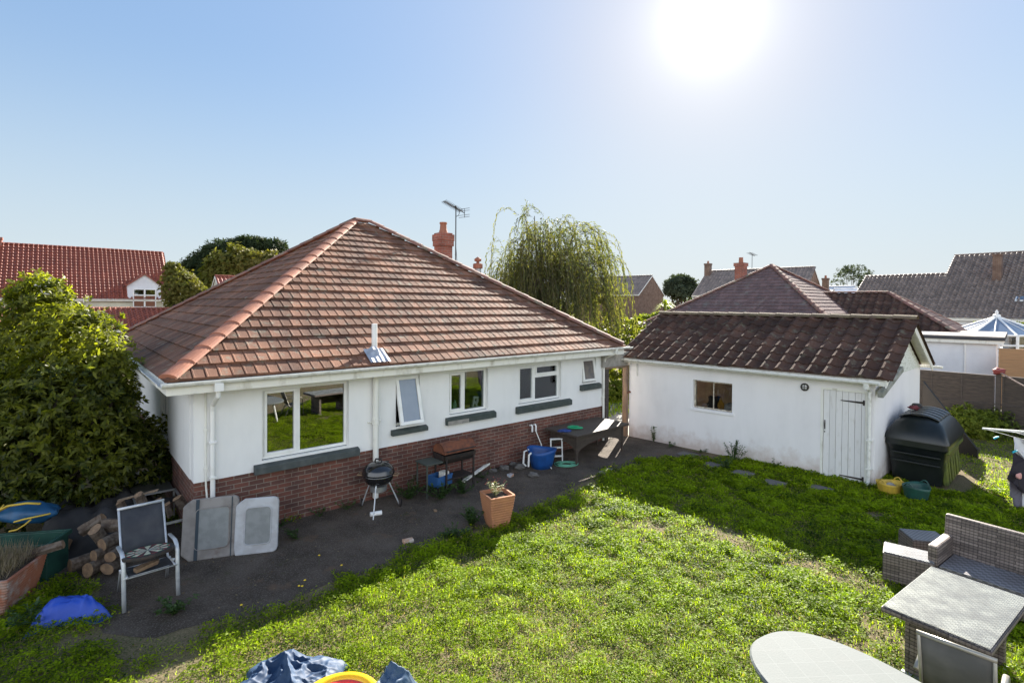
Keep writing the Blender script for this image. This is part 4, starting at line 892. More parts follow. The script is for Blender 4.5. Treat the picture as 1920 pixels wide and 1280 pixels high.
# low sloping dark wall by the tank
mb = MB(); A = Vector((11.2, 14.2, 0)); B = Vector((11.55, 12.9, 0)); d = B - A
mb.add([A, B, B + Vector((0, 0, .22)), A + Vector((0, 0, 1.72)), A + Vector((.08, .05, 0)), B + Vector((.08, .05, 0)), B + Vector((.08, .05, .22)), A + Vector((.08, .05, 1.72))], [(0, 1, 2, 3), (7, 6, 5, 4), (3, 2, 6, 7), (1, 5, 6, 2), (0, 3, 7, 4)])
o = mb.build('leaning_board', pm('dark_board', (.020, .016, .014), (.014, .012, .011), 4), None); tag(o, 'dark brown board with sloping top edge behind the oil tank', 'board')
# fence closing the garden behind the viewer
t = thing('rear_fence', 'timber fence closing the garden behind the tables', 'fence', (-9, -5.5, 0), 0)
for k in range(9): slat_panel(2.3, 1.8, .05, M_fence, 12, 'panel', t, k * 2.4, 3)

# ================================================================== OIL TANK
to = Vector((8.86, 10.56, 0)); tr = R(42)
tank = thing('oil_tank', 'large dark green-black plastic oil tank with ribbed domed lid beside the shed', 'oil tank', to, tr)
M_tank = pm('tank_plastic', (.007, .010, .010), (.011, .014, .014), 5, rough=.32, spec=.5, bump=.05, bs=80)
M_tank_sd = pm('tank_plastic_grass_reflection', (.10, .125, .02), (.05, .065, .02), 5, rough=.42, spec=.5)  # yellow-green reflection of the sunlit grass, put into the side's colour
TL, TW = 1.95, 1.08
def rrect(cx, cy, hx, hy, r, k=5, bow=0):
    P = []
    for (sx, sy, a0) in ((1, 1, 0), (-1, 1, 90), (-1, -1, 180), (1, -1, 270)):
        for i in range(k + 1):
            a = R(a0 + 90 * i / k); P.append((cx + sx * (hx - r) + r * math.cos(a), cy + sy * (hy - r) + r * math.sin(a)))
    return P
def loft(mb, secs, cap=True):
    n = len(secs[0][0]); vs = [(x, y, z) for P, z in secs for x, y in P]
    fs = [(i * n + j, i * n + (j + 1) % n, (i + 1) * n + (j + 1) % n, (i + 1) * n + j) for i in range(len(secs) - 1) for j in range(n)]
    if cap: fs += [tuple(range(n - 1, -1, -1)), tuple(range((len(secs) - 1) * n, len(secs) * n))]
    mb.add(vs, fs)
cx, cy_ = TL / 2, TW / 2
mb = MB(); loft(mb, [(rrect(cx, cy_, TL / 2 - .13, TW / 2 - .11, .12), .03), (rrect(cx, cy_, TL / 2 - .09, TW / 2 - .07, .12), .5), (rrect(cx, cy_, TL / 2 - .05, TW / 2 - .04, .12), .74), (rrect(cx, cy_, TL / 2, TW / 2, .12), .80), (rrect(cx, cy_, TL / 2, TW / 2, .12), .93)])
body = mb.build('body', M_tank, tank, smooth=True); body.modifiers.new('e', 'EDGE_SPLIT').split_angle = R(35)
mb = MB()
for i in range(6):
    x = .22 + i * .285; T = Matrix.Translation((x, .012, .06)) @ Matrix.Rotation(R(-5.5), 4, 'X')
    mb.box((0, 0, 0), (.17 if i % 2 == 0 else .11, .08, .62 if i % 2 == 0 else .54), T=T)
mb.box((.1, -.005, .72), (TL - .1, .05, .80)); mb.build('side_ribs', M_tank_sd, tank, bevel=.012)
mb = MB()
for z in (.62, .45): mb.box((-.005, .12, z), (.05, TW - .12, z + .03))
mb.build('end_ribs', M_tank, tank, bevel=.008)
mb = MB(); loft(mb, [(rrect(cx, cy_, TL / 2 + .025, TW / 2 + .025, .12), .92), (rrect(cx, cy_, TL / 2 + .02, TW / 2 + .02, .12), .97), (rrect(cx, cy_, TL / 2 - .06, TW / 2 - .05, .14), 1.12), (rrect(cx, cy_, TL / 2 - .17, TW / 2 - .13, .15), 1.27), (rrect(cx, cy_, TL / 2 - .25, TW / 2 - .2, .15), 1.33), (rrect(cx, cy_, TL / 2 - .34, TW / 2 - .30, .12), 1.385), (rrect(cx, cy_, TL / 2 - .5, TW / 2 - .43, .06), 1.41)])
lid = mb.build('lid', M_tank, tank, smooth=True); lid.modifiers.new('e', 'EDGE_SPLIT').split_angle = R(40)
mb = MB()
for i in range(5):
    x = .42 + i * .27; P = [(x, cy_ + (TW / 2 - .19) * a, 1.345 + .105 * math.cos(a * 1.45)) for a in np.linspace(-1, 1, 11)]
    mb.tube(P, .105, 8, flat=.2)
mb.build('lid_ribs', pm('tank_top_plastic', (.02, .025, .028), rough=.3, spec=.7), tank, smooth=True)
mb = MB(); mb.lathe([(.1, 1.40), (.1, 1.5), (.08, 1.53), (.02, 1.53)], 14, (1.3, .75, 0)); mb.build('filler_cap', M_blackm, tank)
lump('cloth', .07, to + rot(tr) @ Vector((.85, .72, 1.50)), pm('maroon_cloth', (.12, .02, .025)), 'crumpled maroon cloth lying on top of the oil tank', 'cloth', (1.6, 1, .7), 3)
bpy.data.objects['cloth'].data.name = 'cloth'
def tub(name, label, loc, r, h, mat, sq=(1, 1), cat='tub', handles=True, seed=0):
    mb = MB(); n = 28; rr = random.Random(seed); ph = rr.random() * 6
    prof = [(r * .72, .0), (r * .8, h * .3), (r * .93, h * .8), (r, h), (r * .965, h), (r * .89, h * .8), (r * .74, h * .25), (.01, .03)]
    vs = []
    for q, (a, z) in enumerate(prof):
        for j in range(n):
            t = 2 * math.pi * j / n; k = 1 + .06 * math.sin(2 * t + ph) * z / h + .03 * math.sin(3 * t + ph)
            zz = z + (.06 * h * math.sin(2 * t + ph + 1) if z >= h * .79 else 0)
            vs.append((a * math.cos(t) * k * sq[0], a * math.sin(t) * k * sq[1], zz))
    mb.add(vs, [(i * n + j, i * n + (j + 1) % n, (i + 1) * n + (j + 1) % n, (i + 1) * n + j) for i in range(7) for j in range(n)] + [tuple(range(n - 1, -1, -1))])
    t = thing(name, label, cat, loc); mb.build('bowl', mat, t, smooth=True)
    if handles:
        mb = MB()
        for a in (0.4, 3.54):
            P = [(r * math.cos(a + d) * sq[0], r * math.sin(a + d) * sq[1], h + .07 * math.cos(d / .35 * 1.57) * .9) for d in np.linspace(-.35, .35, 7)]; mb.tube(P, .012, 6)
        mb.build('handles', mat, t)
    return t
yt = G(1668, 925); gt = G(1718, 937)
tub('yellow_tub', 'yellow flexible tub holding a stone at the shed corner', yt, .25, .24, pm('yellow_rubber', (.62, .42, .05), (.45, .30, .05), 8, rough=.5), (1, .85), seed=1)
tub('dark_green_tub', 'dark green flexible tub standing in front of the oil tank', gt, .25, .29, pm('green_rubber', (.02, .085, .065), (.02, .06, .05), 8, rough=.45), (1, .9), seed=2)
lump('stone', .1, (yt.x, yt.y, .14), M_conc, 'pale stone lying in the yellow tub', 'stone', (1.2, .8, .7), 6)

# ================================================================== RATTAN SET
def rbox(mb, a, b, T=None, r=0): mb.box(a, b, T=T)
sx0 = Vector((5.52, 6.87, 0)); sr_ = R(-54.8)
sofa = thing('rattan_sofa', 'grey rattan bench sofa without cushions at the right edge of the lawn', 'sofa', sx0, sr_)
mb = MB(); mb.box((0, 0, .05), (2.2, .66, .34)); mb.build('base', M_rattan, sofa, bevel=.012)
mb = MB(); mb.box((.12, .02, .341), (2.08, .60, .375)); mb.build('seat', weavemat('flat_rattan', (.26, .25, .26), (.13, .125, .13), 30, .4, .05), sofa, bevel=.008)
mb = MB(); T = Matrix.Translation((0, .60, .3)) @ Matrix.Rotation(R(-7), 4, 'X'); mb.box((.0, 0, .0), (2.2, .09, .58), T=T); mb.build('backrest', M_rattan, sofa, bevel=.02)
for x in (0, 2.09): mb = MB(); mb.box((x, -.01, .345), (x + .11, .60, .62)); mb.build('armrest', M_rattan, sofa, bevel=.02)
def stool(name, label, loc, rz, L, W_, h, group=None):
    t = thing(name, label, 'footstool', loc, rz, group); mb = MB(); mb.box((0, 0, .02), (L, W_, h)); mb.build('body', M_rattan, t, bevel=.012)
    mb = MB(); mb.box((.01, .01, h + .001), (L - .01, W_ - .01, h + .014)); mb.build('top', M_rtop, t, bevel=.005); return t
M_rtop = weavemat('silvery_rattan_top', (.25, .26, .27), (.12, .12, .13), 45, .35, .028)
s1 = G(1655, 1032, .42); s2_ = G(1722, 1048, .42); dd = s2_ - s1
stool('rattan_footstool', 'grey rattan footstool left of the sofa, the nearer of two', (s1.x + .0, s1.y, 0), math.atan2(dd.y, dd.x), .56, .40, .40)
q = G(1712, 1012, .38); stool('rattan_footstool', 'grey rattan footstool turned askew behind the nearer footstool', (q.x, q.y, 0), R(-12), .5, .42, .37)
tt = Vector((3.78, 5.29, 0)); tr_ = math.atan2(6.11 - 5.29, 4.94 - 3.78)
tab = thing('rattan_table', 'square-edged grey rattan table topped with dusty glass beside the sofa', 'table', tt, tr_)
TLx = 1.42; TWy = -.86
mb = MB(); mb.box((0, TWy, .645), (TLx, 0, .700)); mb.build('top', M_rattan, tab, bevel=.015)
mb = MB(); mb.box((.015, TWy + .015, .701), (TLx - .015, -.015, .7125)); mb.build('woven_top', weavemat('pale_weave', (.36, .355, .345), (.19, .185, .18), 34, .5, .03), tab, bevel=.003)
mb = MB(); mb.box((.02, TWy + .02, .7135), (TLx - .02, -.02, .7195))
m, n, l, b = new_mat('table_glass'); n.remove(b)
tr2 = n.new('ShaderNodeBsdfTransparent'); tr2.inputs[0].default_value = (.94, .95, .93, 1); gl = n.new('ShaderNodeBsdfGlossy'); gl.inputs['Roughness'].default_value = .12; gl.inputs[0].default_value = (.9, .88, .86, 1)
df = n.new('ShaderNodeBsdfDiffuse'); df.inputs[0].default_value = (.20, .20, .20, 1)
mx = n.new('ShaderNodeMixShader'); mx.inputs[0].default_value = .13; l.new(tr2.outputs[0], mx.inputs[1]); l.new(gl.outputs[0], mx.inputs[2])
mx2 = n.new('ShaderNodeMixShader'); l.new(ramp(n, l, noise(n, l, coords(n, l), 6, 7, .7), .4, 1.5), mx2.inputs[0]); l.new(mx.outputs[0], mx2.inputs[1]); l.new(df.outputs[0], mx2.inputs[2]); l.new(mx2.outputs[0], n['Material Output'].inputs[0])
mb.build('glass', m, tab, nrm=False)
mb = MB(); mb.box((.22, TWy + .14, .03), (.30, -.14, .64)); mb.box((TLx - .30, TWy + .14, .03), (TLx - .22, -.14, .64)); mb.box((.3, TWy + .3, .3), (TLx - .3, TWy + .36, .64)); mb.build('pedestal', M_rattan, tab, bevel=.01)
mb = MB(); mb.box((.2, TWy + .12, 0), (.32, -.12, .029)); mb.box((TLx - .32, TWy + .12, 0), (TLx - .2, -.12, .029)); mb.build('foot_rail', M_alu, tab)
# oval table
ot = thing('oval_table', 'pale grey oval plastic garden table at the bottom edge', 'table', (2.80, 3.92, 0), R(-62))
A_, B_ = .98, .60; n = 56
el = [(A_ * math.copysign(abs(math.cos(t)) ** .85, math.cos(t)), B_ * math.copysign(abs(math.sin(t)) ** .85, math.sin(t))) for t in [2 * math.pi * i / n for i in range(n)]]
m, n_, l, b = new_mat('pale_plastic_top')
uvn = n_.new('ShaderNodeTexCoord'); mp = n_.new('ShaderNodeMapping'); mp.inputs['Rotation'].default_value = (0, 0, R(24)); l.new(uvn.outputs['UV'], mp.inputs[0])
br = N(n_, 'TexBrick', Scale=1.0, offset=0.0); br.inputs['Brick Width'].default_value = .17; br.inputs['Row Height'].default_value = .17; br.inputs['Mortar Size'].default_value = .0022
br.inputs['Color1'].default_value = (.175, .19, .185, 1); br.inputs['Color2'].default_value = (.165, .18, .175, 1); br.inputs['Mortar'].default_value = (.21, .225, .22, 1); l.new(mp.outputs[0], br.inputs[0])
col = mixc(n_, l, ramp(n_, l, noise(n_, l, coords(n_, l), 5, 7, .7), .45, .8), br.outputs[0], (.175, .185, .18)); l.new(col, b.inputs['Base Color']); b.inputs['Roughness'].default_value = .75; b.inputs['Specular IOR Level'].default_value = .15
bumpn(n_, l, b, noise(n_, l, coords(n_, l), 60, 4), .15)
mb = MB(); vs = [(x * .985, y * .98, .72) for x, y in el] + [(x, y, .705) for x, y in el] + [(x * .99, y * .985, .675) for x, y in el]
mb.add(vs, [tuple(range(n))] + [(i, n + i, n + (i + 1) % n, (i + 1) % n) for i in range(n)] + [(n + i, 2 * n + i, 2 * n + (i + 1) % n, n + (i + 1) % n) for i in range(n)]); mb.build('tabletop', m, ot)
for a in (-1, 1):
    for s in (-1, 1): mb = MB(); mb.tube([(a * .42, s * .25, .69), (a * .55, s * .34, .0)], [.035, .025], 8); mb.build('leg', M_white, ot)
# sling chairs
def sling_chair(name, label, loc, rz, fabric, group=None, recl=.28, frame=M_alu, W_=.56):
    t = thing(name, label, 'chair', loc, rz, group)   # faces local -y
    def fl(P, w_=.045, th=.018, nm='frame'):
        pass
    for s, x in ((-1, -W_ / 2), (1, W_ / 2)):
        mb = MB(); P = [(x, -.02, 0), (x, .02, .30), (x, .03, .56), (x, .08, .635), (x, .18, .655), (x, .50, .62)]; mb.tube(P, .024, 8, flat=.55); mb.build('front_leg', frame, t, smooth=True)
        mb = MB(); P = [(x * .92, .12, .42), (x * .92, .46, .30), (x * .94, .60, .0)]; mb.tube(P, .018, 8); mb.build('rear_leg', frame, t, smooth=True)
    mb = MB()
    for x in (-W_ / 2 + .035, W_ / 2 - .035):
        mb.tube([(x, -.0, .40), (x, .40, .36), (x, .46, .40), (x, .46 + recl, 1.02)], .014, 8)
    mb.tube([(-W_ / 2 + .02, .46 + recl, 1.02), (W_ / 2 - .02, .46 + recl, 1.02)], .019, 8); mb.tube([(-W_ / 2, .02, .39), (W_ / 2, .02, .39)], .014, 6); mb.tube([(-W_ / 2, .42, .34), (W_ / 2, .42, .34)], .014, 6); mb.tube([(-W_ / 2 + .03, .46 + recl * .16, .5), (W_ / 2 - .03, .46 + recl * .16, .5)], .010, 6)
    mb.build('frame', frame, t, smooth=True)
    def sheet_(pts, nm):
        mb = MB(); k = 8; vs = []
        for (y, z, sg) in pts:
            for i in range(k + 1):
                u = i / k; vs.append((-W_ / 2 + .04 + (W_ - .08) * u, y + sg[0] * math.sin(math.pi * u), z + sg[1] * math.sin(math.pi * u)))
        mb.add(vs, [(j * (k + 1) + i, j * (k + 1) + i + 1, (j + 1) * (k + 1) + i + 1, (j + 1) * (k + 1) + i) for j in range(len(pts) - 1) for i in range(k)])
        o = mb.build(nm, fabric, t, smooth=True); sm = o.modifiers.new('s', 'SOLIDIFY'); sm.thickness = .004; return o
    sheet_([(.0, .405, (0, -.005)), (.1, .40, (0, -.02)), (.25, .385, (0, -.025)), (.40, .365, (0, -.015))], 'seat')
    sheet_([(.455, .40, (0, 0)), (.46 + recl * .3, .59, (.02, 0)), (.46 + recl * .6, .78, (.02, 0)), (.46 + recl, 1.01, (0, 0))], 'backrest')
    return t
ca = G(232, 1147); cb = G(334, 1114); dv = cb - ca; mid = (ca + cb) / 2
sling_chair('sling_chair', 'silver-framed dark mesh garden chair holding the dartboard, by the woodpile', mid, math.atan2(dv.y, dv.x), M_mesh)
crz = math.atan2(dv.y, dv.x)
# dartboard on the seat
m, n, l, b = new_mat('dartboard_face')
tcn = n.new('ShaderNodeTexCoord'); sx = n.new('ShaderNodeSeparateXYZ'); l.new(tcn.outputs['Object'], sx.inputs[0])
at2 = N(n, 'Math', operation='ARCTAN2'); l.new(sx.outputs[1], at2.inputs[0]); l.new(sx.outputs[0], at2.inputs[1])
def MM(op, a, v=None, b2=None):
    x = N(n, 'Math', operation=op)
    if isinstance(a, (int, float)): x.inputs[0].default_value = a
    else: l.new(a, x.inputs[0])
    if b2 is not None: l.new(b2, x.inputs[1])
    elif v is not None: x.inputs[1].default_value = v
    return x.outputs[0]
seg = MM('GREATER_THAN', MM('SINE', MM('MULTIPLY', at2.outputs[0], 10.0)), 0.0)
ln = N(n, 'VectorMath', operation='LENGTH'); l.new(tcn.outputs['Object'], ln.inputs[0]); rad = ln.outputs['Value']
base = mixc(n, l, seg, (.02, .02, .02), (.55, .50, .36)); rg = mixc(n, l, seg, (.35, .03, .03), (.03, .18, .07))
def band(a, b2): return MM('MULTIPLY', MM('GREATER_THAN', rad, a), b2=MM('LESS_THAN', rad, b2))
col = mixc(n, l, band(.107, .118), base, rg); col = mixc(n, l, band(.176, .19), col, rg); col = mixc(n, l, MM('GREATER_THAN', rad, .19), col, (.02, .02, .02))
col = mixc(n, l, MM('LESS_THAN', rad, .018), col, (.03, .18, .07)); col = mixc(n, l, MM('LESS_THAN', rad, .008), col, (.4, .03, .03)); l.new(col, b.inputs['Base Color']); b.inputs['Roughness'].default_value = .9
t = thing('dartboard', 'round black and cream dartboard lying on the dark mesh chair', 'dartboard', mid + rot(crz) @ Vector((-.02, .14, .60)), crz); t.rotation_euler = (R(-9), R(0), crz); t.scale = (1.25, 1.25, 1.25)
mb = MB(); mb.lathe([(.228, -.018), (.23, -.01), (.23, .010), (.226, .0145)], 40); mb.build('rim', M_blackm, t); mb = MB(); mb.lathe([(.22, .0145), (.22, .0165)], 40); mb.build('face', m, t)
mb = MB()
for i in range(20):
    a = 2 * math.pi * (i + .5) / 20 + .155; mb.tube([(.012 * math.cos(a), .012 * math.sin(a), .0175), (.19 * math.cos(a), .19 * math.sin(a), .0175)], .0009, 3)
mb.build('wires', M_metal, t)
mb = MB(); mb.prism([(0, 0), (.26, .02), (.30, .07), (.1, .12), (.0, .08)], (-.12, -.02, 0), (1, 0, 0), (0, 1, 0), (0, 0, .05)); o = mb.build('wood_offcut', M_wood_end, None, bevel=.01); o.location = mid + rot(crz) @ Vector((-.04, .10, .402)); o.rotation_euler = (0, 0, crz + .3); tag(o, 'pale wood offcut under the dartboard on the chair seat', 'wood')
c1_ = G(1721, 1184, 1.02); c2_ = G(1867, 1238, 1.02); dv = c1_ - c2_; rzc = math.atan2(dv.y, dv.x); midt = (c1_ + c2_) / 2
sling_chair('sling_chair', 'grey-framed mesh chair seen from behind, pushed to the glass-topped rattan table', Vector((midt.x, midt.y, 0)) - rot(rzc) @ Vector((0, .66, 0)), rzc, M_mesh2, recl=.2, frame=pm('taupe_frame', (.30, .28, .23), (.36, .34, .3), 6, rough=.35, metal=.4), W_=min(.6, dv.length + .06))

# ================================================================== BARBECUES & co
kb = Vector((-2.40, 9.42, 0)); t = thing('kettle_barbecue', 'black kettle barbecue on three thin legs below the soil pipe', 'barbecue', kb, 0)
mb = MB(); r = .285; zc = .70
mb.lathe([(.05, zc - .235)] + [(r * math.cos(a), zc - .02 + r * .82 * math.sin(a)) for a in np.linspace(-1.25, 0, 9)], 32); mb.build('bowl', M_black, t, smooth=True)
mb = MB(); mb.lathe([(r + .006, zc - .015), (r + .008, zc + .0)] + [(r * math.cos(a), zc + .005 + r * .66 * math.sin(a)) for a in np.linspace(.05, 1.5, 9)], 32); lidk = mb.build('lid', M_black, t, smooth=True)
mb = MB(); mb.tube([(-.06, 0, zc + .185), (-.05, 0, zc + .235), (.05, 0, zc + .235), (.06, 0, zc + .185)], .016, 8); mb.lathe([(.05, zc + .17), (.05, zc + .186)], 12, (.12, .1, -.02)); mb.build('lid_handle', M_blackm, lidk)
mb = MB()
for s in (-1, 1): mb.tube([(s * .28, -.06, zc - .04), (s * .36, -.06, zc - .04), (s * .36, .06, zc - .04), (s * .28, .06, zc - .04)], .014, 8)
mb.build('side_handles', M_wood_end, t)
for k, (x, y) in enumerate([(.02, -.42), (-.36, .2), (.36, .2)]): mb = MB(); mb.tube([(x * .45, y * .45, zc - .19), (x, y, .0)], .012, 8); mb.build('leg', M_alu, t)
mb = MB(); mb.lathe([(.13, .36), (.15, .37), (.15, .46), (.13, .47)], 20); mb.build('ash_catcher', M_metal, t)
for s in (-1, 1):
    mb = MB(); P = [(s * .36, .2, .07)]; mb.prism([(.07 * math.cos(a), .07 * math.sin(a)) for a in [2 * math.pi * i / 14 for i in range(14)]], (s * .36 - .015, .2, .07), (0, 1, 0), (0, 0, 1), (.03, 0, 0)); mb.build('wheel', M_blackm, t)
mb = MB(); mb.tube([(-.09, -.03, .04), (.09, .06, .04)], .04, 12); o = mb.build('can', M_white, None); o.location = kb + Vector((.02, -.25, 0)); tag(o, 'white can lying under the kettle barbecue', 'can')
dg = Vector((-1.15, 10.62, 0)); t = thing('drum_grill', 'drum barbecue with rust-brown lid and side shelf against the brick plinth', 'barbecue', dg, HR)
def halfdrum(mb, r, L, a0, a1, zc, k=10, th=.012):
    o = [(r * math.cos(a), zc + r * math.sin(a)) for a in np.linspace(a0, a1, k)]; i = [(x * (1 - th / r), zc + (z - zc) * (1 - th / r)) for x, z in reversed(o)]
    mb.prism(o + i, (-L / 2, 0, 0), (0, 1, 0), (0, 0, 1), (L, 0, 0))
    for x in (-L / 2, L / 2 - .01): mb.prism(o, (x, 0, 0), (0, 1, 0), (0, 0, 1), (.01, 0, 0))
mb = MB(); halfdrum(mb, .215, .78, .1, math.pi - .1, .76); mb.build('lid', M_rust, t)
mb = MB(); halfdrum(mb, .215, .76, -math.pi + .02, .05, .75); mb.build('drum', M_blackm, t)
for x in (-.33, .33):
    for y in (-.2, .2): mb = MB(); mb.box((x - .015, y - .015, 0), (x + .015, y + .015, .74)); mb.build('leg', M_blackm, t)
mb = MB(); mb.box((-.80, -.22, .64), (-.42, .2, .665)); mb.box((-.78, -.2, 0), (-.755, -.175, .64)); mb.box((-.78, .16, 0), (-.755, .185, .64)); mb.build('side_shelf', pm('shelf_grey_green', (.06, .07, .06)), t)
mb = MB(); mb.tube([(-.35, -.25, .84), (.35, -.25, .84)], .012, 6); mb.build('lid_handle', M_blackm, t)
mb = MB(); mb.box((-.34, -.18, .25), (.34, .18, .265)); mb.build('lower_shelf', M_blackm, t)
t = thing('blue_crate', 'blue plastic crate standing in weeds below the drum grill', 'crate', (-1.42, 10.12, .16), HR + .2)
mb = MB(); a, b_, h, g = .4, .28, .2, .012
mb.box((0, 0, 0), (a, b_, g)); 
for (x0_, y0_, x1_, y1_) in ((0, 0, a, g), (0, b_ - g, a, b_), (0, g, g, b_ - g), (a - g, g, a, b_ - g)): mb.box((x0_, y0_, g), (x1_, y1_, h))
mb.box((-.01, -.01, h - .03), (a + .01, .0, h)); mb.box((-.01, b_, h - .03), (a + .01, b_ + .01, h)); mb.build('body', pm('blue_crate_plastic', (.03, .10, .26), rough=.5), t)
mb = MB(); mb.box((.22, .05, .05), (.36, .2, .24)); o = mb.build('carton', M_paint, t); 
mb = MB()
for x in (.02, .36): mb.box((x, .02, -.16), (x + .025, .05, 0)); mb.box((x, .22, -.16), (x + .025, .25, 0))
mb.build('stand', M_blackm, t)
# timber and pipe bits lying by the wall
def stick(name, a, b_, w_, h, mat, label, cat):
    a, b_ = Vector(a), Vector(b_); d = b_ - a; mb = MB(); L = d.length
    T = Matrix.Translation(a) @ d.to_track_quat('X', 'Z').to_matrix().to_4x4(); mb.box((0, -w_ / 2, 0), (L, w_ / 2, h), T=T); o = mb.build(name, mat, None, bevel=.004); tag(o, label, cat); return o
q1 = G(868, 905); q2 = G(922, 876)
stick('plank', (q1.x, q1.y, .01), (q2.x, q2.y, .12), .07, .04, M_paint, 'off-white plank lying at the wall right of the drum grill', 'plank')
q1 = G(826, 880); q2 = G(862, 898); stick('batten', (q1.x, q1.y, .18), (q2.x, q2.y, .02), .05, .03, M_wood, 'grey batten lying beneath the drum grill', 'plank')
# tub, ladder frame, hoses, taps
tb = G(1016, 880); tb.y += .2
t = tub('blue_tub', 'round blue tub under the wall tap', (tb.x, tb.y, 0), .33, .42, pm('blue_plastic', (.012, .07, .26), (.01, .055, .2), 6, rough=.4), (1, 1), handles=False, seed=4)
mb = MB(); mb.tube([(-.30, -.02, .40), (-.40, -.1, .38), (-.42, -.12, .12), (-.36, -.1, .05)], .022, 8); mb.tube([(-.24, -.2, .38), (-.30, -.3, .36), (-.31, -.31, .1)], .022, 8); mb.build('pipe_handles', M_white, t)
t = thing('wall_taps', 'pair of white pipe taps on the brick plinth above the blue tub', 'tap', hpt(7.05, -.0, 0), HR)
mb = MB()
for x in (0, .12): mb.tube([(x, -.005, .82), (x, -.07, .84), (x, -.09, .80), (x, -.09, .68)], .022, 8)
mb.build('spouts', M_white, t); mb = MB(); mb.tube([(.12, -.09, .68), (.14, -.25, .4), (.0, -.55, .12), (-.15, -.9, .02)], .012, 6); mb.build('hose', M_paint, t)
fl = G(1045, 868); t = thing('step_frame', 'small white plastic step frame between the blue tub and the rattan table', 'step stool', (fl.x, fl.y + .15, 0), HR - .5)
mb = MB()
for x in (-.14, .14): mb.tube([(x, 0, 0), (x, .05, .52)], .018, 6)
for z in (.12, .32, .52): mb.box((-.15, z * .1 - .03, z - .01), (.15, z * .1 + .05, z + .015))
mb.build('frame', M_white, t)
def coil(name, c, r, nl, m, label, rr_=.012, seed=1):
    rr = random.Random(seed); mb = MB(); P = []
    for i in range(nl * 16):
        a = i / 16 * 2 * math.pi; k = r * (1 + .3 * math.sin(a * .37 + seed)); P.append((c[0] + k * math.cos(a) + .03 * math.sin(a * 1.7), c[1] + k * .8 * math.sin(a) + .02 * math.cos(a * 2.3), c[2] + .012 + .006 * (i / 16) + .01 * rr.random()))
    mb.tube(P, rr_, 5); o = mb.build(name, m, None, smooth=True); tag(o, label, 'hose'); return o
M_hose = pm('green_hose', (.02, .35, .16), rough=.35); q = G(1062, 872); coil('garden_hose', (q.x, q.y, 0), .2, 5, pm('pale_green_hose', (.12, .36, .24), rough=.4), 'pale green hose coiled on the ground under the rattan table')
rt = thing('dark_rattan_table', 'dark brown rattan dining table against the wall by the doorway', 'table', (1.52, 12.0, 0), R(42))
L_, W2 = 2.02, 1.05
mb = MB(); mb.box((0, 0, .67), (L_, W2, .72)); mb.build('tabletop', M_rattan_dk, rt, bevel=.01)
def apron(L, ax, off):
    k = 14; top = [(i / k * L, .668) for i in range(k + 1)]; bot = [(i / k * L, .25 + .22 * math.sin(math.pi * i / k) ** .6) for i in range(k, -1, -1)]
    return top + bot
mb = MB(); mb.prism(apron(L_ - .3, 0, 0), (.15, .12, 0), (1, 0, 0), (0, 0, 1), (0, .02, 0)); mb.prism(apron(L_ - .3, 0, 0), (.15, W2 - .14, 0), (1, 0, 0), (0, 0, 1), (0, .02, 0))
mb.prism(apron(W2 - .28, 0, 0), (.13, .14, 0), (0, 1, 0), (0, 0, 1), (.02, 0, 0)); mb.prism(apron(W2 - .28, 0, 0), (L_ - .15, .14, 0), (0, 1, 0), (0, 0, 1), (.02, 0, 0)); mb.build('apron', M_rattan_dk, rt)
for x in (.11, L_ - .15):
    for y in (.10, W2 - .14): mb = MB(); mb.box((x, y, 0), (x + .045, y + .045, .668)); mb.build('leg', M_rattan_dk, rt)
q = G(1078, 803, .725); coil('hose', (q.x, q.y, .722), .13, 5, M_hose, 'bright green hose bundled on the dark rattan table', .011, 3)
q = G(1058, 808, .725); lump('cloth', .12, (q.x, q.y, .74), pm('navy_cloth', (.02, .05, .2)), 'navy blue cloth on the dark rattan table beside the green hose', 'cloth', (1.2, .8, .25), 12)
# terracotta planters
def ribpot(name, label, loc, rz, ts, bs, h, mat, cat='planter', soil=.06, bow=.05):
    t = thing(name, label, cat, loc, rz); secs = []; k = 13
    for i in range(k * 2 + 1):
        f = i / (k * 2); s = bs + (ts - bs) * (f ** .65) ; s += (.012 if i % 2 else 0); secs.append((rrect(0, 0, s / 2, s / 2, .03, 3), h * f))
    inner = [(rrect(0, 0, ts / 2 - .03, ts / 2 - .03, .02, 3), h), (rrect(0, 0, ts / 2 - .045, ts / 2 - .045, .02, 3), h - soil)]
    mb = MB(); loft(mb, secs + inner, cap=True); mb.build('pot', mat, t)
    mb = MB(); vs = [(x * .99, y * .99, h - soil + .003) for x, y in rrect(0, 0, ts / 2 - .045, ts / 2 - .045, .02, 3)]; mb.add(vs, [tuple(range(len(vs)))]); mb.build('soil', M_soil, t); return t
M_terra = pm('terracotta', (.42, .185, .09), (.34, .15, .08), 5, .35, .65, .8, bump=.3)
M_terra2 = pm('terracotta_weathered', (.36, .13, .07), (.26, .11, .07), 4, .35, .65, .85, c3=(.36, .31, .28), ns3=5, lo3=.52, hi3=.7, bump=.3)
q = G(932, 985); pot1 = ribpot('terracotta_planter', 'ribbed square terracotta planter at the edge of the lawn', (q.x, q.y, 0), R(28), .46, .27, .56, M_terra); P1 = q.copy()
pot2 = ribpot('terracotta_planter', 'large weathered terracotta planter of dry grass at the left edge', (-6.38, 6.38, 0), R(14), .78, .56, .46, M_terra2); P2 = Vector((-6.38, 6.38, 0))
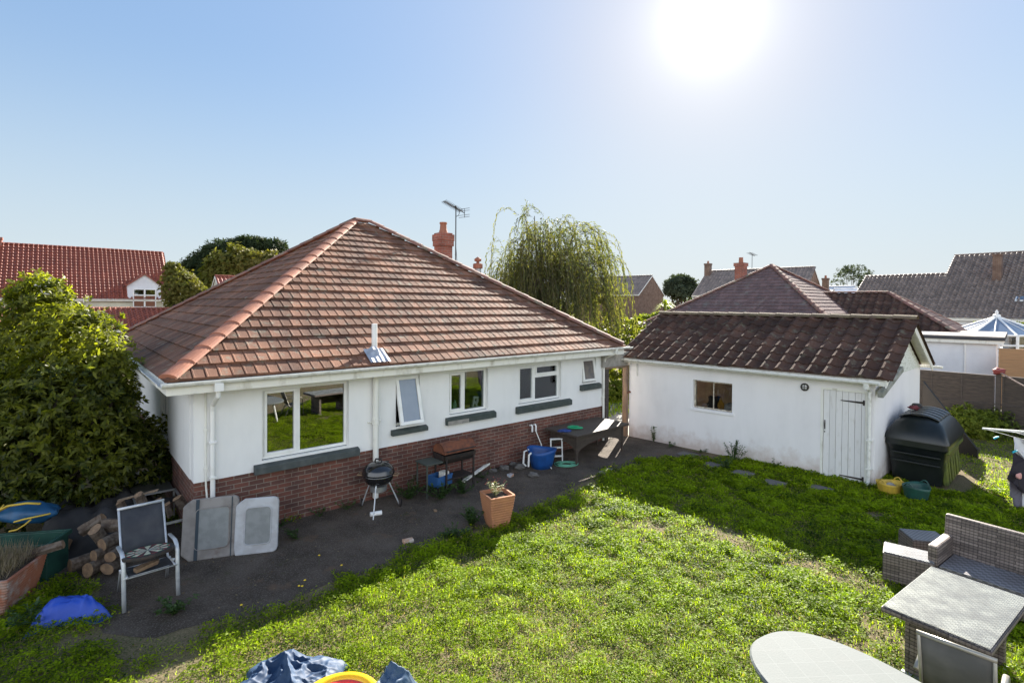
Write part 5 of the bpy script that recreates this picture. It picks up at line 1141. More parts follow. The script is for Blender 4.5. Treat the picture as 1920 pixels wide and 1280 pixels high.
# green box
gx = Vector((-7.78, 6.62, 0)); t = thing('green_trough', 'dark green plastic trough behind the weathered planter', 'trough', gx, R(11))
M_grnbox = pm('dark_green_plastic', (.02, .075, .055), (.015, .05, .04), 5, rough=.5)
mb = MB(); L3, W3, h3, g3_ = 1.62, .46, .50, .03
mb.box((0, 0, 0), (L3, W3, .03)); mb.box((0, 0, .031), (L3, g3_, h3)); mb.box((0, W3 - g3_, .031), (L3, W3, h3)); mb.box((0, g3_, .031), (g3_, W3 - g3_, h3)); mb.box((L3 - g3_, g3_, .031), (L3, W3 - g3_, h3)); mb.build('body', M_grnbox, t, bevel=.008)
mb = MB(); mb.box((-.03, -.03, h3 - .05), (L3 + .03, -.001, h3 + .01)); mb.box((-.03, W3 + .001, h3 - .05), (L3 + .03, W3 + .03, h3 + .01)); mb.box((L3 + .001, 0, h3 - .05), (L3 + .03, W3, h3 + .01)); mb.build('rim', M_grnbox, t, bevel=.006)
# logs
def log(loc, L, r, yaw, pit, label, seed, group='logs of the woodpile', split=False, gname='log'):
    rr = random.Random(seed); n = 12; k = 5; mb = MB(); ph = rr.random() * 6
    ks = [1 + .12 * math.sin(2 * (2 * math.pi * j / n) + ph) + .05 * rr.uniform(-1, 1) for j in range(n)]
    if split: ks = [kk * (.45 if n // 4 < j < 3 * n // 4 else 1) for j, kk in enumerate(ks)]
    vs = []
    for i in range(k):
        x = -L / 2 + L * i / (k - 1); f = 1 + rr.uniform(-.04, .04)
        for j in range(n): a = 2 * math.pi * j / n; vs.append((x + rr.uniform(-.004, .004), r * ks[j] * f * math.cos(a), r * ks[j] * f * math.sin(a)))
    mb.add(vs, [(i * n + j, i * n + (j + 1) % n, (i + 1) * n + (j + 1) % n, (i + 1) * n + j) for i in range(k - 1) for j in range(n)], .5, M_bark)
    mb.add(vs[:n], [tuple(range(n))], .5, M_wood_end); mb.add(vs[-n:], [tuple(range(n))], .5, M_wood_end)
    o = mb.build(gname, None, None); o.location = loc; o.rotation_euler = (0, pit, yaw); tag(o, label, 'log', group); return o
logs = [  # px, py, z, Lg, r, yaw, pitch, label
 (190, 1008, .42, .42, .10, 75, 60, 'long bark-covered log slanting down the front of the woodpile'),
 (172, 985, .50, .36, .11, 20, -30, 'brown split log at the top left of the woodpile', 1),
 (215, 985, .55, .40, .10, 5, 0, 'flat pale split log capping the woodpile left of the chair', 1),
 (210, 1012, .40, .34, .095, 80, 0, 'round log end showing in the upper row left of the chair'),
 (196, 1033, .28, .34, .085, 75, 0, 'round log end in the middle row below the slanting log'),
 (222, 1034, .28, .34, .09, 90, 0, 'round log end in the middle row tight against the chair'),
 (154, 1052, .14, .32, .10, 60, 0, 'dark log end at the bottom left of the woodpile'),
 (185, 1058, .13, .36, .11, 80, 0, 'thick log in the bottom row of the woodpile centre'),
 (214, 1056, .13, .34, .10, 95, 0, 'log in the bottom row behind the chair leg'),
 (116, 1020, .12, .22, .09, 10, 0, 'short pale-banded log apart from the pile beside the trough', 0, 7.6),
 (136, 1012, .10, .18, .06, 40, 0, 'small round billet between the trough and the woodpile', 0, 7.8),
 (232, 955, .70, .30, .07, 60, 70, 'upright pale split log above the chair back at left', 1),
 (268, 942, .80, .34, .09, 80, 65, 'pale wedge of split log poking above the chair back', 1),
 (302, 948, .62, .26, .07, 80, 70, 'narrow split log right of the chair top', 1),
 (318, 955, .55, .26, .06, 95, 70, 'thin split log beside the grey panel edge', 1),
 (340, 942, .60, .24, .085, 60, 60, 'square-cut log leaning by the brick corner', 1),
 (85, 1030, .62, .42, .075, 22, -12, 'pale splintered log bridging the green trough', 1, 6.75)]
logs = [(l_[0], l_[1], l_[2], l_[3] * .88, l_[4] * .84) + tuple(l_[5:]) for l_ in logs]
for i, lg_ in enumerate(logs):
    px, py, z, L, r, yaw, pit, lab_ = lg_[:8]; sp = len(lg_) > 8 and lg_[8]
    if len(lg_) > 9: p = AT(px, py, lg_[9])
    else: p = G(px, py, z)
    log(p, L, r, R(yaw), R(pit), lab_, 20 + i, split=bool(sp))
q = G(258, 937, .85); stick('plank', q + Vector((-.25, -.05, 0)), q + Vector((.22, .12, .1)), .06, .02, M_wood, 'thin pale plank lying across the top of the woodpile', 'plank')
# black membrane
def drape(name, x0, x1, y0, y1, fh, mat, label, cat, nx=40, ny=30, kind=None, rz=0, loc=(0, 0, 0)):
    mb = MB(); vs = []
    for j in range(ny + 1):
        for i in range(nx + 1):
            u, v = i / nx, j / ny; x = x0 + (x1 - x0) * u; y = y0 + (y1 - y0) * v; vs.append(fh(u, v, x, y))
    mb.add(vs, [(j * (nx + 1) + i, j * (nx + 1) + i + 1, (j + 1) * (nx + 1) + i + 1, (j + 1) * (nx + 1) + i) for j in range(ny) for i in range(nx)])
    o = mb.build(name, mat, None, smooth=True); o.location = loc; o.rotation_euler = (0, 0, rz); sm = o.modifiers.new('s', 'SOLIDIFY'); sm.thickness = .006; tag(o, label, cat); return o
drape('black_sheet', -7.0, -5.75, 7.45, 9.0, lambda u, v, x, y: (x, y, max(.01, .62 * min(1, v * 3) * (1 - .35 * u * u) * (1 - .25 * v) + .06 * math.sin(9 * u + 5 * v) + .05 * math.sin(17 * u - 8 * v) + .03 * math.sin(30 * v + 7 * u))),
      pm('black_membrane', (.018, .018, .02), (.028, .027, .028), 6, rough=.7), 'crumpled black sheet covering the woodpile under the bush', 'sheet')
bt = AT(50, 966, 7.35); M_ybag = pm('yellow_trim', (.55, .38, .05)); M_bbag = pm('blue_nylon', (.015, .085, .19), (.01, .06, .14), 5, rough=.45)
t = thing('sports_bag', 'blue bag with broad yellow trim on the green trough', 'bag', bt - Vector((0, 0, .10)), R(8))
lump('body', .25, (0, .05, .12), M_bbag, None, None, (1.5, .8, .6), 21, parent=t, amp=.12)
mb = MB(); mb.tube([(-.40, -.05, .02), (-.33, -.1, .19), (-.14, -.12, .29), (.08, -.1, .31), (.22, -.06, .28)], .036, 8, flat=.45); mb.tube([(.0, -.22, .10), (.12, -.21, .13), (.37, -.1, .15)], .022, 6, flat=.5); mb.tube([(-.05, -.23, -.02), (.05, -.24, .0), (.14, -.23, .06), (.2, -.21, .12)], .02, 6, flat=.5); mb.tube([(-.42, -.04, .02), (-.38, -.02, .14), (-.30, .02, .26)], .02, 6, flat=.5); mb.build('trim', M_ybag, t, smooth=True)
def ridge(x, y, s): return 1 - abs(2 * float(vnoise(x, y, s)) - 1)
# blue tarpaulin on the ground
def tarp(u, v, x, y):
    r = math.hypot((u - .5) * 2, (v - .5) * 2); e = max(0, 1 - r ** 3)
    return (x + .05 * math.sin(v * 5), y + .08 * math.sin(u * 4), .008 + .22 * e ** .7 * (.55 + .5 * math.sin(2.6 * u + .5) * math.cos(1.5 * v)) + .05 * ridge(x * 2, y + x, 4) ** 2 * e + .025 * ridge(x, y * 2, 11) * e + .012 * ridge(x, y, 24) * e)
drape('blue_tarpaulin', -.40, .42, -.24, .30, lambda u, v, x, y: tarp(u, v, x * (1 - .55 * abs(v - .35)), y * (1 - .45 * u)), pm('blue_sheet', (.012, .055, .36), (.02, .07, .42), 5, rough=.5), 'crumpled bright blue tarpaulin lying on the grass by the weathered planter', 'tarpaulin', nx=70, ny=50, rz=R(22), loc=(-5.2, 6.08, 0))
# grey moulded panels leaning by the wall
def panel(loc, rz, W_, H_, label, m1, m2, cutl):
    t = thing('moulded_panel', label, 'panel', loc, rz, 'grey moulded panels leaning at the wall'); lean = R(-14)
    T = Matrix.Rotation(lean, 4, 'X'); c = .07
    out = [(c * .3 + (.09 if cutl else 0), 0.0), (W_ - .07, 0.0), (W_ - .02, .02), (W_, .07), (W_, H_ - .07), (W_ - .02, H_ - .02), (W_ - .07, H_), (.12, H_), (.05, H_ - .05), (0.0, H_ - .1), (0.0, .1)]
    mb = MB(); v0 = [T @ Vector((x, 0, z)) for x, z in out]; mb.prism(out, (0, 0, 0), (1, 0, 0), (0, 0, 1), (0, .07, 0)); mb.v = [tuple(T @ Vector(v)) for v in mb.v]; mb.build('shell', m1, t, bevel=.02, seg=2)
    mb = MB(); P = rrect(W_ * .53, H_ * .5, W_ * .30, H_ * .33, .06, 5); mb.prism(P, (0, -.006, 0), (1, 0, 0), (0, 0, 1), (0, .01, 0)); mb.v = [tuple(T @ Vector(v)) for v in mb.v]; mb.build('inset', m2, t, bevel=.004)
    mb = MB()
    for k in range(len(P)):
        a, b_ = P[k], P[(k + 1) % len(P)]; mb.tube([(a[0], -.007, a[1]), (b_[0], -.007, b_[1])], .008, 5)
    mb.v = [tuple(T @ Vector(v)) for v in mb.v]; mb.build('bead', m1, t)
    return t, T
M_pg = pm('grey_moulded_plastic', (.24, .225, .215), (.18, .165, .155), 6, .4, .65, .6, c3=(.12, .085, .07), ns3=3.5, lo3=.58, hi3=.75); M_pl = pm('pale_moulded_plastic', (.42, .43, .45), (.34, .34, .35), 6, rough=.55); M_pi = pm('grey_inset', (.22, .23, .23), (.18, .19, .19), 9, rough=.7)
ca = G(337, 1056); t, T = panel((ca.x, ca.y, 0), R(20), .74, .86, 'stained grey moulded panel with dark strap, left of the pair at the wall', M_pg, M_pi, True)
mb = MB()
for x in (.17, .64): mb.box((x, -.012, .01), (x + (.045 if x < .3 else .012), -.002, .85))
mb.v = [tuple(T @ Vector(v)) for v in mb.v]; mb.build('strap', pm('dark_teal_strap', (.03, .045, .06)), t)
ca = G(437, 1043); t, T = panel((ca.x, ca.y, 0), R(16), .60, .80, 'cleaner pale grey moulded panel, right of the pair at the wall', M_pl, M_pi, False)
# low metal-framed table beside the house
q = Vector((-6.28, 8.62, 0)); t = thing('low_table', 'low dark-topped metal-framed table squeezed beside the house under the bush', 'table', q, R(40.9))
mb = MB(); mb.box((.02, .02, .485), (.60, 1.6, .495)); mb.build('tabletop', pm('grey_top', (.05, .052, .05), (.07, .07, .065), 4, rough=.35), t)
mb = MB(); rect_frame(mb, 0, .62, 0, 1.62, 0, .03, .03, T=Matrix.Translation((0, 0, .5)) @ Matrix.Rotation(R(90), 4, 'X')); mb.build('frame', M_metal, t)
for x in (.02, .58):
    for y in (.03, 1.57): mb = MB(); mb.box((x, y, 0), (x + .03, y + .03, .47)); mb.build('leg', M_metal, t)
# bottom edge: collapsed paddling pool
def ridge(x, y, s): return 1 - abs(2 * float(vnoise(x, y, s)) - 1)
def crum(u, v, x, y):
    e = (math.sin(math.pi * min(1, max(0, u))) * math.sin(math.pi * min(1, max(0, v)))) ** .4
    h = .10 + .13 * u + .13 * ridge(x * 1.6 + y, y - x, 2.0) ** 2 + .07 * ridge(x + 3, y * 1.5, 5.0) ** 2 + .035 * ridge(x - y * .6, y + 9, 12.0) + .016 * ridge(x, y, 26.0)
    wx = .05 * (float(vnoise(x + 5, y, 6)) - .5) * (2 if u < .1 or u > .9 or v > .9 else 1)
    return (x + wx, y + .06 * (float(vnoise(x, y + 5, 6)) - .5), .008 + e * h)
drape('collapsed_pool', -2.60, -1.66, 4.35, 5.36, crum, pm('blue_vinyl', (.016, .042, .095), (.04, .075, .14), 5, .45, .62, .6, spec=.25, coat=0), 'crumpled blue vinyl sheet of a collapsed paddling pool at the bottom edge', 'paddling pool', 110, 100)
drape('vinyl_sheet', -1.36, -.94, 4.35, 5.08, lambda u, v, x, y: crum(1 - u, v, x + .1 * v, y), pm('blue_vinyl_b', (.035, .075, .14), (.09, .13, .19), 6, .45, .62, .6, spec=.25, coat=0), 'crumpled blue vinyl sheet right of the rainbow ring', 'vinyl sheet', 80, 80)
t = thing('inflatable_ring', 'inflatable ring striped yellow, red and green among the blue vinyl', 'inflatable', (-1.50, 4.53, .04), R(0))
for k, (rr2, cr, z, c) in enumerate(((.50, .085, .22, (.85, .50, .01)), (.42, .06, .21, (.75, .05, .04)), (.335, .05, .19, (.06, .22, .10)), (.25, .05, .17, (.75, .35, .02)))):
    mb = MB(); mb.tube([(rr2 * math.cos(a), rr2 * math.sin(a), z) for a in np.linspace(0, 2 * math.pi, 41)], cr, 12, cap=False); mb.build('band', pm('vinyl_band_%s' % 'yellow red green orange'.split()[k], c, rough=.3, coat=.3), t, smooth=True)

t.scale = (.66, .66, .8)
# ================================================================== CLOTHES AIRER at the right
ac = Vector((10.0, 8.9, 0)); t = thing('rotary_airer', 'rotary clothes airer with pale pole and arms at the right edge', 'clothes airer', ac, 0)
mb = MB(); mb.tube([(0, 0, 0), (0, 0, 1.75)], .022, 8); mb.build('pole', M_alu, t)
tip = AT(1842, 803, 10.2) - ac
arms = [(tip.x, tip.y, tip.z), (tip.y * -.9 + .3, tip.x * .9, tip.z), (1.3, -.4, 1.6), (.3, -1.4, 1.6)]
for a in arms: mb = MB(); mb.tube([(0, 0, 1.55), a], .02, 8); mb.tube([(0, 0, .9), (a[0] * .5, a[1] * .5, 1.55 + (a[2] - 1.55) * .5)], .012, 6); mb.build('arm', M_paint, t)
mb = MB()
for f in (.5, .75, .98):
    for i in range(4):
        a, b_ = arms[i], arms[(i + 1) % 4]; mb.tube([(a[0] * f, a[1] * f, 1.55 + (a[2] - 1.55) * f), (b_[0] * f, b_[1] * f, 1.55 + (b_[2] - 1.55) * f)], .003, 4)
mb.build('lines', M_white, t)
def garment(name, poly, Y, mat, label, parts=(), yaw=0.0, wob=.03):
    c = AT(poly[0][0], poly[0][1], Y); t = thing(name, label, 'clothing', c)
    def piece(nm, P, m, off=0):
        mb = MB(); W3_ = [AT(x, y, Y + off) - c for x, y in P]; nn = len(W3_)
        me = bpy.data.meshes.new(nm); bm = bmesh.new(); vs = [bm.verts.new(v) for v in W3_]; f = bm.faces.new(vs); bmesh.ops.triangulate(bm, faces=[f])
        for _ in range(4): bmesh.ops.subdivide_edges(bm, edges=[e_ for e_ in bm.edges if e_.calc_length() > .05], cuts=1, use_grid_fill=False)
        for v in bm.verts: v.co.y += wob * math.sin(v.co.x * 28 + v.co.z * 3) + wob * .5 * math.sin(v.co.x * 53 + 1)
        bm.to_mesh(me); bm.free(); me.materials.append(m); o = bpy.data.objects.new(nm, me); link(o, t); s = o.modifiers.new('s', 'SOLIDIFY'); s.thickness = .012
        me.polygons.foreach_set('use_smooth', [True] * len(me.polygons))
    for nm, P, m, off in parts: piece(nm, P, m, off)
    return t
M_ck = pm('charcoal_cloth', (.03, .025, .035), rough=.95); M_gr = pm('grey_cloth', (.16, .15, .19), rough=.95); M_wt = pm('white_cloth', (.62, .62, .68), rough=.95); M_pk = pm('pink_print', (.6, .3, .28))
garment('dark_shirt', [(1902, 817)], 9.6, M_ck, 'dark shirt with white yoke and small pink print hanging from the airer',
        [('yoke', [(1903, 820), (1960, 838), (1990, 870), (1925, 865), (1900, 845)], M_wt, 0), ('shirt', [(1899, 845), (1925, 858), (1990, 870), (1990, 935), (1921, 926), (1890, 898), (1895, 870)], M_ck, .03), ('print', [(1903, 888), (1911, 885), (1914, 893), (1909, 897), (1903, 894)], M_pk, -.05)])
garment('grey_trousers', [(1893, 890)], 9.75, M_gr, 'grey trousers hanging below the dark shirt at the right edge',
        [('leg', [(1892, 890), (1912, 910), (1912, 940), (1915, 962), (1907, 957), (1900, 935), (1889, 928)], M_gr, 0), ('lining', [(1911, 918), (1935, 925), (1940, 965), (1916, 960)], M_wt, .02)])
for i, (px, py, lb) in enumerate(((1868, 820, 'turquoise clothes peg dangling from the airer line'), (1903, 846, 'small blue clothes peg gripping the dark shirt'))):
    mb = MB(); mb.box((-.05, -.008, -.012), (.05, .008, .004)); mb.box((-.05, -.008, .006), (.03, .008, .018)); o = mb.build('clothes_peg', pm('turquoise_plastic_%s' % 'ab'[i], (.02, .42, .55), rough=.4), None, bevel=.002); o.location = AT(px, py, 9.5); o.rotation_euler = (0, R(-25), 0); tag(o, lb, 'peg', 'clothes pegs on the airer')

# ================================================================== SMALL THINGS ON THE GROUND
def slab(px, py, L, W_, rz, label, name='stepping_stone', mat=M_concd, h=.035, cat='stepping stone', group='stepping stones along the shed'):
    p = G(px, py); mb = MB(); mb.box((-L / 2, -W_ / 2, 0), (L / 2, W_ / 2, h)); o = mb.build(name, mat, None, bevel=.012); o.location = (p.x, p.y, 0); o.rotation_euler = (0, 0, rz); return tag(o, label, cat, group)
for px, py, lb in ((1289, 853, 'stepping stone nearest the patio by the shed'), (1338, 873, 'stepping stone in front of the tall weed at the shed'), (1393, 889, 'stepping stone between the tall weed and the shed door'), (1452, 907, 'stepping stone just left of the shed door'), (1540, 918, 'stepping stone right in front of the shed door')):
    slab(px, py, .42, .36, SR, lb)
p = slab(1136, 884, .4, .15, .9, 'pale broken slab at the corner where patio meets lawn', 'broken_slab', M_conc, .04, 'slab', None)
slab(765, 1016, .17, .10, .5, 'orange-white brick piece lying on the patio edge', 'brick_piece', pm('brick_piece', (.45, .25, .15), (.5, .45, .4), 12), .05, 'brick', None)
slab(816, 958, .09, .06, 1.9, 'small scrap of tan wood on the patio', 'wood_scrap', M_wood_end, .03, 'wood', None)
slab(957, 893, .14, .1, .9, 'pale blue and tan packet on the patio behind the planter', 'packet', pm('packet', (.4, .45, .5), (.4, .2, .1), 9), .06, 'litter', None)
slab(1725, 945, .18, .06, .1, 'white scrap of plastic on the grass in front of the green tub', 'plastic_scrap', M_white, .015, 'litter', None)
for i, (px, py) in enumerate(((925, 885), (945, 880), (975, 878), (962, 872), (1000, 893))):
    p = G(px, py); lump('rubble_stone', .07 + .02 * (i % 3), (p.x, p.y, .04), M_concd, ['dark stone by the wall nearest the drum grill', 'dark stone second from the drum grill', 'dark stone touching the blue tub', 'dark stone at the wall behind the others', 'dark stone in front of the blue tub'][i], 'stone', (1.2, .9, .6), i)
# ================================================================== VEGETATION
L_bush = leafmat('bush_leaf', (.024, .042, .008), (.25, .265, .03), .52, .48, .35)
L_green = leafmat('shrub_leaf', (.045, .07, .02), (.13, .16, .035), .4, .6, .15)
L_willow = leafmat('willow_leaf', (.075, .095, .045), (.19, .175, .07), .45, .6, .12)
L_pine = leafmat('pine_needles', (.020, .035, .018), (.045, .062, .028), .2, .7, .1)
L_dist = leafmat('hazy_pine_needles', (.045, .062, .045), (.085, .105, .065), .2, .8, .05)  # distance haze mixed into the needle colour
L_aut = leafmat('autumn_leaf', (.11, .125, .025), (.17, .15, .045), .35, .6, .15)
L_far = leafmat('far_leaf', (.035, .06, .02), (.07, .10, .03), .3, .7, .1)
L_bright = leafmat('bright_leaf', (.10, .14, .02), (.26, .30, .05), .45, .6, .12)
L_weed = leafmat('weed_leaf', (.035, .07, .02), (.08, .14, .035), .4)
L_dry = leafmat('dry_grass_blade', (.16, .125, .085), (.26, .21, .15), .3, .8)
def noise3(p, s, seed=0):
    r = np.random.default_rng(seed); v = 0
    for k in range(4):
        d = unit(r.normal(size=(1, 3)))[0]; v = v + np.sin((p @ d) * s * (1 + .6 * k) + r.random() * 6) / (1 + .4 * k)
    return v / 2.4
def crown(name, lobes, n, per, Ls, Ws, mat, parent, seed=1, up=.35, thick=.3, spread=.9, amp=.16, freq=4, tb=None):
    r = np.random.default_rng(seed); lob = np.array(lobes, float); w_ = lob[:, 3] ** 2; k = r.choice(len(lob), n, p=w_ / w_.sum())
    d = rand_dirs(n, r); rad = lob[k, 3] * (1 - np.abs(r.normal(size=n)) * thick)
    sc = lob[k, 4:7] if lob.shape[1] > 4 else np.ones((n, 3))
    pos = lob[k, :3] + d * sc * (rad * (1 + amp * noise3(d * 3 + lob[k, :3], freq / 2, seed)))[:, None]
    keep = np.ones(n, bool)
    for i in range(len(lob)):
        s = lob[i, 4:7] if lob.shape[1] > 4 else np.ones(3)
        q = (pos - lob[i, :3]) / s; keep &= ~((np.linalg.norm(q, axis=1) < lob[i, 3] * .55) & (k != i))
    gap = noise3(pos, freq * 2.2, seed + 5); keep &= gap > -.55
    pos, d = pos[keep], d[keep]; m_ = len(pos)
    ax = unit(d + rand_dirs(m_, r) * .55 + np.array([0, 0, up]))
    P = np.repeat(pos, per, 0); A = np.repeat(ax, per, 0); q = rand_dirs(len(P), r); q = unit(q - A * (q * A).sum(1, keepdims=True))
    dirs = unit(A * r.uniform(.2, .9, (len(P), 1)) + q * spread); side = unit(np.cross(dirs, A + 1e-3))
    P = P + A * (r.random((len(P), 1)) * Ls * .6)
    L = Ls * r.uniform(.6, 1.25, len(P)); Wd = Ws * r.uniform(.7, 1.2, len(P)); t = np.clip(.5 + .3 * np.repeat(noise3(pos, freq * .8, seed + 9), per) + r.normal(size=len(P)) * .2, 0, 1)
    if tb is not None: t = np.clip(t + tb(P), 0, 1)
    return leaf_mesh(name, P, dirs, side, L, Wd, t, mat, parent)
def limb_tree(parent, base, tips, r0=.12, mat=None, seed=1, name='trunk', wob=.12):
    r = random.Random(seed); mb = MB(); base = Vector(base)
    for tp in tips:
        tp = Vector(tp); pts = []
        for i in range(7):
            f = i / 6; p = base.lerp(tp, f); p.z = base.z + (tp.z - base.z) * f ** .8; p += Vector((r.uniform(-1, 1), r.uniform(-1, 1), 0)) * wob * math.sin(math.pi * f); pts.append(p)
        mb.tube(pts, [r0 * (1 - .82 * i / 6) for i in range(7)], 7)
    return mb.build(name, mat or M_leafdk, parent, uv=False)

# --- big bush at left
bl = [(75, 590, 9.0, .55), (150, 640, 8.9, .62), (40, 665, 9.0, .8), (195, 690, 8.8, .46), (110, 740, 8.6, .85), (190, 775, 8.7, .55), (60, 830, 8.4, .9), (205, 850, 8.7, .48), (150, 880, 8.5, .62), (218, 735, 8.9, .30), (30, 900, 8.3, .7), (262, 870, 9.3, .42), (275, 815, 9.7, .36), (285, 880, 9.5, .34),
      (-60, 700, 8.8, .9), (-60, 860, 8.3, .9), (100, 720, 9.8, .9), (180, 820, 9.8, .7), (72, 540, 9.1, .26), (55, 560, 9.0, .22), (150, 605, 9.0, .25), (85, 560, 9.0, .33), (222, 672, 8.9, .22)]
cb_ = AT(100, 800, 9.0); root = Vector((cb_.x, cb_.y, 0))
t = thing('bush', 'large glossy evergreen bush filling the left edge beside the bungalow', 'bush', root)
lob = [(*(AT(x, y, Y) - root), r * .98) for x, y, Y, r in bl]
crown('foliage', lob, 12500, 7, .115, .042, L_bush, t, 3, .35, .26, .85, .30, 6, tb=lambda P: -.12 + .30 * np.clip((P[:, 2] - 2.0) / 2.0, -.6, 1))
limb_tree(t, (0, 0, 0), [l_[:3] for l_ in lob[:12]], .08, M_leafdk, 4, 'stems')
# hedge behind bush going left
p = AT(30, 700, 12.5); t = thing('hedge', 'dark green foliage behind the large bush beside the bungalow wall', 'bush', (p.x, p.y, 0))
crown('foliage', [(x, .4 * i, z, 1.0) for i, x in enumerate((-1.5, -.3, 1.0)) for z in (.9, 2.0)], 3800, 6, .14, .05, L_bush, t, 8)
# --- willow
wp = Vector((1.55, 21.5, 0)); t = thing('willow_tree', 'tall drooping willow with yellowing leaves behind the bungalow roof', 'tree', wp)
r = np.random.default_rng(21); wl = []; mb = MB()
tops = []
for i in range(24):
    a = r.random() * 2 * math.pi; rad = r.random() ** .6 * 2.5; hz = 7.35 - .17 * rad ** 2 + r.uniform(-1.9, .25)
    tops.append(Vector((rad * math.cos(a), rad * math.sin(a) * .9, hz - (.5 if rad > 1.7 else 0))))
for i, tp in enumerate(tops):
    pts = []; b0 = Vector((0, 0, 1.2 + (i % 5) * .35))
    for k in range(8):
        f = k / 7; pts.append(b0.lerp(tp, f) + Vector((.15 * math.sin(i + 4 * f), .15 * math.cos(i * 2 + 3 * f), .4 * math.sin(math.pi * f))))
    mb.tube(pts, [.09 * (1 - .85 * k / 7) for k in range(8)], 6)
mb.tube([(0, 0, 0), (.05, 0, 1), (0, .05, 2), (.05, 0, 3)], [.28, .24, .2, .15], 10)
mb.build('trunk', M_leafdk, t, uv=False)
PB, PA, PS, PLn, PW, PT = [], [], [], [], [], []; tw = MB()
nst = 800
for s in range(nst):
    tp = tops[s % len(tops)]; f0 = r.uniform(.45, 1.0); b0 = Vector((0, 0, 2.0)); st = b0.lerp(tp, f0) + Vector(r.normal(size=3) * .22); st.z += .4 * math.sin(math.pi * f0)
    out = Vector((st.x, st.y, 0)); out = out.normalized() if out.length > .1 else Vector((r.normal(), r.normal(), 0)).normalized()
    out = (out + Vector((r.normal() * .5, r.normal() * .5, 0)) + Vector((.25, 0, 0))).normalized(); v = out * r.uniform(.35, 1.0) + Vector((.15, 0, r.uniform(.1, 1.0)))
    p = np.array(st); v = np.array(v); ln = r.uniform(1.4, 3.9) * (1.0 if f0 > .7 else .8); nstep = int(ln / .09); tint = np.clip(.35 + .25 * r.normal() + .25 * (p[0] > 1.2) * (p[2] < 5), 0, 1); pts = []
    for k in range(nstep):
        v = v * .94 + np.array([.004, 0, -.068]) + r.normal(size=3) * .012; v[:2] *= .95; vv = v / max(np.linalg.norm(v), 1e-6); p = p + vv * .09
        if p[2] < 1.0: break
        if k % 6 == 0: pts.append(tuple(p))
        for _ in range(2):
            q = r.normal(size=3); d = vv * .8 + q * .28 + np.array([0, 0, -.35]); d /= np.linalg.norm(d); sd_ = np.cross(d, r.normal(size=3)); sd_ /= np.linalg.norm(sd_)
            PB.append(p + q * .015); PA.append(d); PS.append(sd_); PLn.append(r.uniform(.09, .19)); PW.append(r.uniform(.022, .042)); PT.append(np.clip(tint + r.normal() * .12, 0, 1))
    if len(pts) > 1: tw.tube(pts, .006, 3, cap=False)
leaf_mesh('foliage', np.array(PB), np.array(PA), np.array(PS), np.array(PLn), np.array(PW), np.array(PT), L_willow, t)
tw.build('twigs', M_leafdk, t, uv=False, nrm=False)
# --- helper for other trees
def tree(name, label, base, lobes, n, per, Ls, Ws, mat, trunk_r=.2, seed=1, cat='tree', group=None, tb=None, **kw):
    t = thing(name, label, cat, base, 0, group); crown('foliage', lobes, n, per, Ls, Ws, mat, t, seed, tb=tb, **kw)
    limb_tree(t, (0, 0, 0), [l_[:3] for l_ in lobes], trunk_r, None, seed, 'trunk', .3); return t
def from_px(lst, Y):
    c = AT(lst[0][0], 560, Y); base = Vector((c.x, c.y, 0)); out = []
    for x, y, rpx, *sc in lst:
        p = AT(x, y, Y) - base; out.append((p.x, p.y, p.z, rpx / FPX * Y, *(sc or (1.25, 1, .6))))
    return base, out
b0, lb = from_px([(395, 495, 34), (430, 478, 40), (370, 505, 26), (460, 470, 30), (505, 462, 22, 1.3, 1, .35), (470, 455, 22, 1.4, 1, .3), (400, 530, 40, 1.2, 1, 1), (350, 515, 14), (520, 475, 10, 1.5, 1, .4)], 56)
tree('pine_tree', 'dark flat-topped pine at left behind the autumn-coloured tree', b0, lb, 5200, 6, .5, .12, L_pine, .4, 31, amp=.2)
b0, lb = from_px([(445, 500, 38, 1.2, 1, .95), (490, 497, 30, 1.1, 1, .8), (415, 515, 30, 1, 1, 1), (470, 525, 34, 1, 1, 1), (505, 510, 20, 1, 1, .8)], 50)
tree('autumn_tree', 'yellow-brown turning tree in front of the dark pine', b0, lb, 5000, 6, .34, .2, L_aut, .3, 32, amp=.3, tb=lambda P: .3 * np.clip((P[:, 0] - .5) / 3, -1, 1))
b0, lb = from_px([(340, 540, 30, 1, 1, 1.1), (330, 515, 16, 1, 1, 1), (360, 545, 20, 1, 1, .9), (345, 575, 26, 1.1, 1, .9), (322, 500, 9), (372, 545, 12)], 40)
tree('small_tree', 'small round tree just right of the red roof house', b0, lb, 3200, 6, .22, .13, L_aut, .2, 33, amp=.35)
b0, lb = from_px([(1275, 524, 11, 1.5, 1, .55), (1262, 534, 11, 1.3, 1, .6), (1290, 530, 10, 1.3, 1, .6), (1300, 543, 10, 1.3, 1, .7), (1255, 545, 9, 1.2, 1, .8), (1275, 545, 20, 1.2, 1, .7)], 85)
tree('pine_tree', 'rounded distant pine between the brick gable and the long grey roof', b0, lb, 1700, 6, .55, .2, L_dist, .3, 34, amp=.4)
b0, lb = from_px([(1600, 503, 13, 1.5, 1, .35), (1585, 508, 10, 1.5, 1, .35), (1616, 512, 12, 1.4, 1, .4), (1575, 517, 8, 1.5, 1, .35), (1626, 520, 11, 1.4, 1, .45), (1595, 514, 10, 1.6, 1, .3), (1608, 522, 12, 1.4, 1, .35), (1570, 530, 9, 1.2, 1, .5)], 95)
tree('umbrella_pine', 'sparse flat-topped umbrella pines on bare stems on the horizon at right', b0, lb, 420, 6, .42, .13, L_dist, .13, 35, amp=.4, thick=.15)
b0, lb = from_px([(1650, 533, 15, 1.4, 1, .7), (1630, 537, 12, 1.3, 1, .8), (1672, 537, 12, 1.3, 1, .7)], 90)
